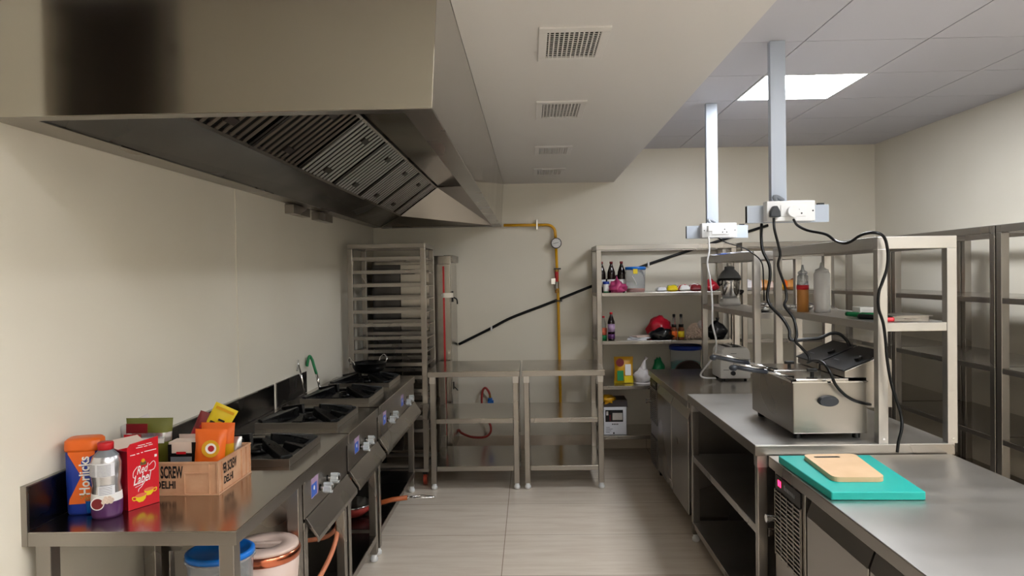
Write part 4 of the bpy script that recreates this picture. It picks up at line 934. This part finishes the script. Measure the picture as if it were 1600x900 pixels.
# third shelf
x = P(975, 575, 6.2).x
t, T = packet((x, 6.22, ZC_), .165, .225, .06, 0, -.03, [(0, 'yellow'), (.06, 'mustard')], 'yellow flour packet with a green patch on the third shelf', seed=2,
    art=[(.14, .46, .1, .48, 'green', 'r'), (.55, .85, .3, .72, 'whiteink', 'r'), (.08, .5, .72, .86, 'maroon', 'c'), (.5, .95, .02, .28, 'yellow', 'r')])
x = P(1004, 575, 6.18).x; t = thing('plastic_bag', 'white plastic bag twisted to a point, right of the yellow flour packet', 'bag', (x, 6.19, ZC_))
MB().m('whitebag').lathe((x, 6.19, ZC_), [(.078, 0), (.074, .01)], 7, rot=.3).blob((x, 6.19, ZC_), .078, .06, .085, 9, .35, 3.2, top=.75).cyl((x+.005, 6.19, ZC_+.12), (x+.02, 6.19, ZC_+.20), .03, .008, n=7).cyl((x+.02, 6.19, ZC_+.195), (x+.035, 6.19, ZC_+.222), .006, .018, n=7).build('body', t)
tub(P(1073, 560, 6.22).x, 6.27, ZC_, .135, .315, 'clear', 'bluedk', 'large clear tub with a deep blue lid behind the far chiller', ('teal', .5), name='storage_tub', cat='tub')
b = MB().m('green').blob((P(1030, 570, 6.28).x, 6.32, ZC_), .055, .05, .115, 8, .3, top=.2); single(b, 'plastic_bag', 'green bag left of the blue lidded tub behind the far chiller', 'bag')
b = MB().m('darkfilm').cyl((P(1080, 575, 5.95).x, 6.065, ZC_+.11), (P(1080, 575, 5.95).x, 6.08, ZC_+.12), .11, n=32).box(P(1080, 575, 5.95).x-.02, P(1080, 575, 5.95).x+.02, 6.07, 6.085, ZC_, ZC_+.1)
single(b, 'pan_lid', 'dark round lid standing in front of the blue lidded tub', 'lid')
# carton on the lowest shelf
xa, xb, ya, yb2 = P(943, 660, 6.1).x, P(979, 660, 6.1).x, 6.09, 6.33
t = thing('cardboard_carton', 'printed white cardboard carton on the lowest shelf of the bottle shelving', 'carton', ((xa+xb)/2, (ya+yb2)/2, ZD))
hh = .235
MB().m('paper').box(xa, xb, ya, ya+.003, ZD, ZD+hh).box(xa, xb, yb2-.003, yb2, ZD, ZD+hh).box(xa, xa+.003, ya, yb2, ZD, ZD+hh).box(xb-.003, xb, ya, yb2, ZD, ZD+hh).box(xa, xb, ya, yb2, ZD, ZD+.003).build('box_body', t)
MB().m('darkfilm').prism([(ya, ZD+hh), (ya+.05, ZD+hh+.05), (yb2, ZD+hh+.055), (yb2, ZD+hh+.05), (ya+.052, ZD+hh+.045), (ya+.003, ZD+hh-.003)], 'X', xa+.005, xb+.01).build('flap', t, label='dark raised flap')
b = MB().m('ink').box(xa+.015, xb-.03, ya-.0008, ya, ZD+.11, ZD+.21).m('silver').box(xa+.075, xb-.035, ya-.0014, ya-.0008, ZD+.125, ZD+.185).box(xa+.022, xa+.04, ya-.0014, ya-.0008, ZD+.165, ZD+.2).m('maroon').box(xa+.05, xa+.058, ya-.0014, ya-.0008, ZD+.12, ZD+.17)
b.m('ink')
for k in range(4): b.box(xa+.07+.014*k, xa+.079+.014*k, ya-.0008, ya, ZD+.085, ZD+.095)
for k in range(4): b.box(xa+.02, xa+.05+.012*(k % 3), ya-.0008, ya, ZD+.02+.014*k, ZD+.023+.014*k)
b.box(xb-.115, xb-.103, ya-.0008, ya, ZD+.008, ZD+.022); b.build('print', t)
b = MB().m('mustard').blob((xa+.045, ya+.06, ZD+hh+.01), .055, .04, .045, 21, .8, 2.8, flat=False, sub=3)
single(b, 'crumpled_bag', 'crumpled yellow bag lying over the corner of the carton', 'bag')

# ------------------------------------------------------------------ things on the left worktable
ZT = ZL+.0006
# malt drink jar
cx, cy = -1.398, 2.222; ang = .25
t = thing('drink_powder_jar', 'tall blue and orange plastic jar with an orange lid at the table end', 'jar', (cx, cy, ZT))
n = 28; hgt = .195
b = MB().m('bluedk').lathe((cx, cy, ZT), [(.044, 0), (.048, .008), (.05, .1), (.05, hgt)], n, sq=4, sy=.8, rot=ang).build('body', t)
MB().m('orange').lathe((cx, cy, ZT), [(.052, hgt), (.0535, hgt+.008), (.052, hgt+.03), (.045, hgt+.037), (.001, hgt+.038)], n, sq=4, sy=.8, rot=ang).build('lid', t)
fx = Vector((math.cos(ang), math.sin(ang), 0)); fn = Vector((math.sin(ang), -math.cos(ang), 0)); base = Vector((cx, cy, ZT))+fn*.0405
def facepoly(pts, mk, off, name, par): 
    b_ = MB().m(mk); A = [base+fx*p[0]+Vector((0, 0, p[1]))+fn*off for p in pts]; B_ = [p-fn*.002 for p in A]; k = len(pts)
    b_.add(A+B_, [tuple(range(k)), tuple(range(k, 2*k))[::-1]]+[(i, k+i, k+(i+1) % k, (i+1) % k) for i in range(k)]); return b_.build(name, par)
art = thing if False else None
facepoly([(-.036, hgt), (.04, hgt), (.038, .185), (.0, .165), (.005, .12), (.04, .06), (.04, .035), (-.036, .035), (-.034, .05), (.0, .12), (-.036, .19)], 'orange', .0006, 'orange_print', t)
o = text('Horlicks', 'whiteink', t, base+fx*.024+Vector((0, 0, .062))+fn*.001, (0, 0, 1), -fx, .03, width=.118, bold=.02, thick=.0006)
MB().m('bluep').lathe(tuple(base+fx*.02-fn*.004+Vector((0, 0, .006))), [(.008, 0), (.011, .035), (.0115, .036)], 14).build('cup_print', t)
b = MB().m('tan'); rnd = random.Random(2)
for k in range(16):
    q = base+fx*(.012+rnd.uniform(-.014, .022))+Vector((0, 0, .048+rnd.uniform(-.004, .014)))+fn*.0004; b.cyl(q, q+fn*.0015, rnd.uniform(.002, .004), n=8)
b.build('flakes_print', t)
# tall snack jar / bottle with white label
cx, cy = -1.308, 2.180
t = thing('malt_bottle', 'waisted plastic bottle with red cap, white text label and purple base', 'bottle', (cx, cy, ZT))
MB().lathe((cx, cy, ZT), [(.040, 0, 'purple'), (.043, .01, 'purple'), (.044, .04, 'purple'), (.044, .05, 'whiteink'), (.042, .075, 'silver'), (.0385, .1, 'silver'), (.042, .125, 'silver'), (.043, .165, 'silver'), (.036, .185, 'grey'), (.022, .2, 'grey'), (.02, .205)], 28).build('body', t)
MB().m('red').lathe((cx, cy, ZT), [(.0225, .204), (.023, .222), (.021, .226), (.001, .227)], 20).build('cap', t)
b = MB().m('paper'); A0_ = -PI/2-.35
def arc(b, cx, cy, r0, a0, a1, z0_, z1_, n=8):
    vs = []
    for i in range(n+1):
        a = a0+(a1-a0)*i/n
        for z_ in (z0_, z1_): vs.append((cx+math.cos(a)*r0, cy+math.sin(a)*r0, ZT+z_))
    b.add(vs, [(2*i, 2*i+2, 2*i+3, 2*i+1) for i in range(n)], True); return b
arc(b, cx, cy, .0444, -2.5, -.5, .128, .168)
arc(b, cx, cy, .0436, -1.6, -.5, .072, .1)
b.m('ink')
for k in range(9): arc(b, cx, cy, .0448, -2.4, -1.75, .130+.004*k, .1312+.004*k, 4); arc(b, cx, cy, .0448, -1.6, -.75, .130+.004*k, .131+.004*k, 5)
for k in range(9): arc(b, cx, cy, .0438, -2.3+.045*k, -2.28+.045*k, .078, .098, 1)
for k in range(5): arc(b, cx, cy, .0440, -1.5, -.7, .075+.005*k, .076+.005*k, 5)
b.build('text_label', t)
nd = Vector((.27, -.96, 0)); q = Vector((cx, cy, ZT+.048))+nd*.0405; q = q+Vector((-.014, -.0035, 0)); b = MB().m('whiteink').cyl(q, q+nd*.004, .019, n=20).m('maroon').cyl(q+nd*.004, q+nd*.0046, .016, n=20)
b.m('beans')
for k in range(8): b.cyl(Vector((cx+.014+.003*k, cy-.041+.0015*k, ZT+.052+.006*(k % 3))), Vector((cx+.0145+.003*k, cy-.044+.0015*k, ZT+.052+.006*(k % 3))), .006, n=8)
b.build('picture_print', t)
# red tea carton
c0 = Vector((-1.262, 2.215, 0)); c1 = Vector((-1.212, 2.308, 0)); fx = (c1-c0).normalized(); fn = Vector((fx.y, -fx.x, 0)); W = (c1-c0).length; hh = .185; D = .058
t = thing('tea_carton', 'bright red tea carton with yellow teacups and white lettering, flaps open', 'carton', (c0.x, c0.y, ZT))
T = Matrix.Translation(c0+Vector((0, 0, ZT))) @ Matrix(((fx.x, -fn.x, 0, 0), (fx.y, -fn.y, 0, 0), (0, 0, 1, 0), (0, 0, 0, 1)))
b = MB().m('teared').box(0, W, 0, .0015, 0, hh, T).box(0, W, D-.0015, D, 0, hh, T).m('teadk').box(0, .0015, .0015, D-.0015, 0, hh, T).box(W-.0015, W, .0015, D-.0015, 0, hh, T).box(0, W, 0, D, 0, .0015, T); b.build('box_body', t)
MB().m('teared').prism([(0, hh), (W, hh), (W, hh+.03), (.01, hh+.022), (.0, hh+.01)], 'Y', 0, .0012, T).build('front_flap', t)
MB().m('teadk').add([T @ Vector(p) for p in ((0, .002, hh), (0, D-.002, hh), (-.022, D-.012, hh+.012), (-.024, .014, hh+.010), (.001, .002, hh), (.001, D-.002, hh), (-.021, D-.012, hh+.014), (-.023, .014, hh+.012))], [(0, 1, 2, 3), (7, 6, 5, 4), (0, 3, 7, 4), (1, 5, 6, 2), (2, 6, 7, 3)]).build('side_flap', t)
MB().m('beans').add([T @ Vector(p) for p in ((0, D, hh), (W, D, hh), (W, D+.05, hh+.022), (0, D+.05, hh+.022), (0, D+.001, hh+.001), (W, D+.001, hh+.001), (W, D+.051, hh+.023), (0, D+.051, hh+.023))], [(0, 1, 2, 3), (7, 6, 5, 4), (0, 3, 7, 4), (1, 5, 6, 2), (2, 6, 7, 3)]).build('back_flap', t)
def TF(x, z): return T @ Vector((x, -.0003, z))
U_ = Vector((0, 0, 1)); xd = (fx+U_*.12).normalized()
text('Red', 'whiteink', t, TF(.030, .106), xd, U_, .026, shear=.35, width=.040, bold=.01)
text('Label', 'whiteink', t, TF(.018, .074), xd, U_, .030, shear=.35, width=.062, bold=.01)
b = MB().m('whiteink')
for (ua, ub, uz) in ((.010, .026, .170), (.031, .040, .171), (.046, .052, .172), (.057, .098, .173)): b.box(ua, ub, -.0006, 0, uz, uz+.0025, T)
for (ua, ub, uz) in ((.036, .060, .196), (.064, .082, .197), (.030, .052, .190), (.056, .068, .190), (.072, .086, .191)): b.box(ua, ub, -.0006, 0, uz, uz+.002, T)
b.build('small_print', t)
b = MB().m('whiteink')
sw = [(.072, .128), (.088, .138), (.094, .126), (.088, .112), (.070, .110)]; b.tube([TF(*p)-fn*0 for p in sw], .0011)
b.build('flourish', t); b = MB().m('whiteink')
sw = [(.033, .132), (.020, .118), (.018, .102), (.024, .098)]; b.tube([TF(*p) for p in sw], .0011)
b.build('flourish', t); b = MB().m('whiteink')
sw = [(.024, .068), (.050, .074), (.058, .082), (.045, .066), (.036, .06), (.034, .052)]; b.tube([TF(*p) for p in sw], .0010)
b.build('flourish', t)
b = MB().m('green').box(.043, .062, -.0008, 0, .134, .143, T).m('mustard').cyl(TF(.052, .147), TF(.052, .147)+fn*.0008, .006, n=12).m('brown').box(.044, .061, -.0012, -.0008, .136, .141, T); b.build('emblem', t)
MB().m('whiteink').box(W-.014, W-.006, -.0006, 0, .150, .158, T).build('mark', t)
def cupprint(ux, uz, r_, k):
    b = MB().m('yellow'); pts = [(-r_, 0), (r_, 0), (r_*.8, -r_*.75), (r_*.35, -r_*1.15), (-r_*.35, -r_*1.15), (-r_*.8, -r_*.75)]
    b.prism([(ux+p[0], uz+p[1]) for p in pts], 'Y', -.0008-.0003*k, 0, T)
    hx = -1 if k else 1
    b.tube([T @ Vector((ux+hx*r_*.9, -.0008, uz-r_*.15)), T @ Vector((ux+hx*r_*1.5, -.0008, uz-r_*.1)), T @ Vector((ux+hx*r_*1.35, -.0008, uz-r_*.6)), T @ Vector((ux+hx*r_*.8, -.0008, uz-r_*.65))], .0016)
    vs = [T @ Vector((ux+r_*math.cos(a*PI/10), -.0012-.0003*k, uz+r_*.32*math.sin(a*PI/10))) for a in range(20)]; b.m('salmon').add(vs, [tuple(range(20))])
    b.build('teacup_print', t)
cupprint(.070, .052, .017, 0); cupprint(.042, .040, .019, 1)

# plastic crate with black lettering
x0, x1, y0, y1, z0, z1 = -1.43, -1.045, 2.372, 2.655, ZT, ZT+.112
t = thing('plastic_crate', 'tan plastic crate with black lettering full of packets on the worktable', 'crate', ((x0+x1)/2, (y0+y1)/2, z0))
b = MB().m('crate'); w_ = .004
b.box(x0+.006, x1-.006, y0+.006, y0+.006+w_, z0, z1-.004).box(x0+.006, x1-.006, y1-.006-w_, y1-.006, z0, z1-.004).box(x0+.006, x0+.006+w_, y0+.01, y1-.01, z0, z1-.004).box(x1-.006-w_, x1-.006, y0+.01, y1-.01, z0, z1-.004).box(x0+.006, x1-.006, y0+.01, y1-.01, z0, z0+.004)
b.build('shell', t)
b = MB().m('crate')   # ribs: rim, foot line, corner and middle ribs
for za, zb in ((z1-.006, z1), (z0, z0+.005)):
    b.box(x0, x1, y0, y0+.006, za, zb).box(x0, x1, y1-.006, y1, za, zb).box(x0, x0+.006, y0+.006, y1-.006, za, zb).box(x1-.006, x1, y0+.006, y1-.006, za, zb)
for xx in (x0, x1-.004): b.box(xx, xx+.004, y0, y0+.006, z0+.005, z1-.006)
for xx in (x0+.03, x1-.035, x1-.008): b.box(xx, xx+.003, y0+.001, y0+.006, z0+.005, z1-.006)
b.box(x1-.118, x1-.115, y0+.001, y0+.006, z0+.005, z0+.075).box(x1-.115, x1-.035, y0+.001, y0+.006, z0+.072, z0+.075)
for yy in (y0+.035, y0+.20, y1-.04, y1-.006): b.box(x1-.006, x1-.001, yy, yy+.003, z0+.005, z1-.006)
b.build('rib', t)
def onbox(body, o_, xd, h_, w2): return text(body, 'ink', t, o_, xd, (0, 0, 1), h_, width=w2, bold=.035)
onbox('PER SCREW', (x1-.240, y0+.0058, z0+.056), (1, 0, 0), .042, .118)
onbox('DELHI', (x1-.214, y0+.0058, z0+.022), (1, 0, 0), .026, .066)
onbox('PER SCREW', (x1-.0058, y0+.042, z0+.058), (0, 1, 0), .036, .12)
onbox('DELHI', (x1-.0058, y0+.055, z0+.022), (0, 1, 0), .026, .075)
zi = z0+.006
packet((-1.345, 2.50, zi+.012), .15, .225, .05, .25, .12, [(0, 'darkfilm'), (.3, 'olive'), (.62, 'silver'), (.8, 'olive')], 'olive and white packet standing at the left in the crate behind the tea carton', seed=3, roll=.05,
       art=[(.0, .35, .66, .78, 'red', 'r'), (.05, .5, .80, .95, 'maroon', 'r'), (.45, .95, .1, .3, 'maroon', 'r'), (.3, .85, .64, .72, 'whiteink', 'r')])
packet((-1.355, 2.57, zi+.045), .12, .185, .04, .15, .1, [(0, 'silver'), (.3, 'whitebag')], 'crinkled white and silver packet leaning at the far left of the crate', seed=5, roll=-.42)
packet((-1.225, 2.58, zi), .09, .16, .035, .0, .1, [(0, 'whitebag'), (.5, 'cream')], 'small cream packet standing in the middle of the crate', seed=6, art=[(.2, .6, .6, .75, 'maroon', 'r')])
packet((-1.275, 2.60, zi+.02), .06, .225, .03, .4, .1, [(0, 'orange'), (.3, 'redbag'), (.7, 'maroon')], 'narrow red packet sticking up slantwise from the crate', seed=7, roll=.42, art=[(.1, .9, .45, .52, 'yellow', 'r'), (.3, .8, .75, .8, 'red', 'r'), (.25, .7, .35, .6, 'orange', 'r')])
packet((-1.235, 2.605, zi+.03), .085, .245, .03, .3, .05, [(0, 'mustard'), (.25, 'yellow')], 'bright yellow packet sticking up highest from the crate', seed=8, roll=.5, art=[(.1, .9, .93, .97, 'mustard', 'r'), (.6, .85, .45, .5, 'ink', 'r'), (.15, .35, .7, .74, 'ink', 'r'), (.35, .6, .5, .62, 'ink', 'r'), (.3, .7, .66, .69, 'ink', 'r'), (.42, .7, .78, .81, 'ink', 'r')])
# black carton with cut out window
t2 = thing('small_carton', 'small black carton with a grey label standing in the middle of the crate', 'carton', (-1.2, 2.47, zi))
MB().m('beans').box(-1.245, -1.150, 2.44, 2.50, zi, zi+.158).m('black').box(-1.247, -1.148, 2.438, 2.44, zi, zi+.120).box(-1.247, -1.235, 2.438, 2.44, zi+.12, zi+.150).box(-1.165, -1.148, 2.438, 2.44, zi+.12, zi+.157).box(-1.148, -1.146, 2.438, 2.502, zi, zi+.158).build('box_body', t2)
MB().m('grey').box(-1.238, -1.165, 2.437, 2.438, zi+.075, zi+.108).m('red').box(-1.218, -1.185, 2.437, 2.438, zi+.117, zi+.125).build('print', t2)
packet((-1.11, 2.44, zi+.02), .105, .18, .05, .15, -.05, [(0, 'orange')], 'orange packet with a pale round emblem standing at the right front of the crate', seed=10, roll=.06, crimp=.12,
       art=[(.3, .86, .48, .83, 'mustard', 'c'), (.42, .76, .56, .76, 'whiteink', 'c'), (.5, .7, .6, .72, 'redbag', 'c'), (.12, .25, .27, .33, 'whiteink', 'c'), (.12, .25, .12, .18, 'lilac', 'c'), (.32, .7, .28, .31, 'whiteink', 'r')])
packet((-1.13, 2.56, zi+.03), .12, .17, .04, .05, 0, [(0, 'mustard'), (.6, 'orange')], 'second orange packet behind the one with the round emblem', seed=11, roll=.03)
packet((-1.095, 2.60, zi+.01), .075, .13, .035, .1, .0, [(0, 'silver'), (.5, 'silver')], 'small silver pouch in the far right corner of the crate', seed=12)

# containers on the shelf below the worktable
def bucket(x, y, z, r, h, lab): 
    t = thing('plastic_bucket', lab, 'bucket', (x, y, z))
    MB().m('clear').lathe((x, y, z), [(r*.82, 0), (r*.84, .01), (r*.95, h*.9), (r*1.02, h*.92), (r*1.02, h*.945), (r*.96, h*.945)], 32).build('body', t)
    MB().m('bluep').lathe((x, y, z), [(r*.99, h*.94), (r*1.0, h*.985), (r*.93, h), (r*.86, h), (r*.84, h*.985), (.001, h*.985)], 32).build('lid', t)
bucket(-1.0, 2.27, .4206, .105, .30, 'clear plastic bucket with a blue lid under the worktable')
cx, cy, cz = -.945, 2.50, .4206; r = .118; h = .232
t = thing('insulated_casserole', 'cream insulated container with a copper band under the right end of the worktable', 'container', (cx, cy, cz))
MB().m('cream').lathe((cx, cy, cz), [(r*.8, 0), (r*.88, .01), (r*1.0, h*.80)], 32).build('body', t)
MB().m('copper').lathe((cx, cy, cz), [(r*1.0, h*.80), (r*1.03, h*.82), (r*1.05, h*.9), (r*1.02, h*.94), (r*.98, h*.95)], 40).build('band', t, label='shiny copper band')
MB().m('cream').lathe((cx, cy, cz), [(r*.99, h*.945), (r*.97, h), (r*.5, h*1.01), (r*.46, h*.95), (r*.2, h*.95), (.001, h*.95)], 40).box(cx-r*.5, cx+r*.5, cy-.012, cy+.012, cz+h*.95, cz+h*1.01).build('lid', t)
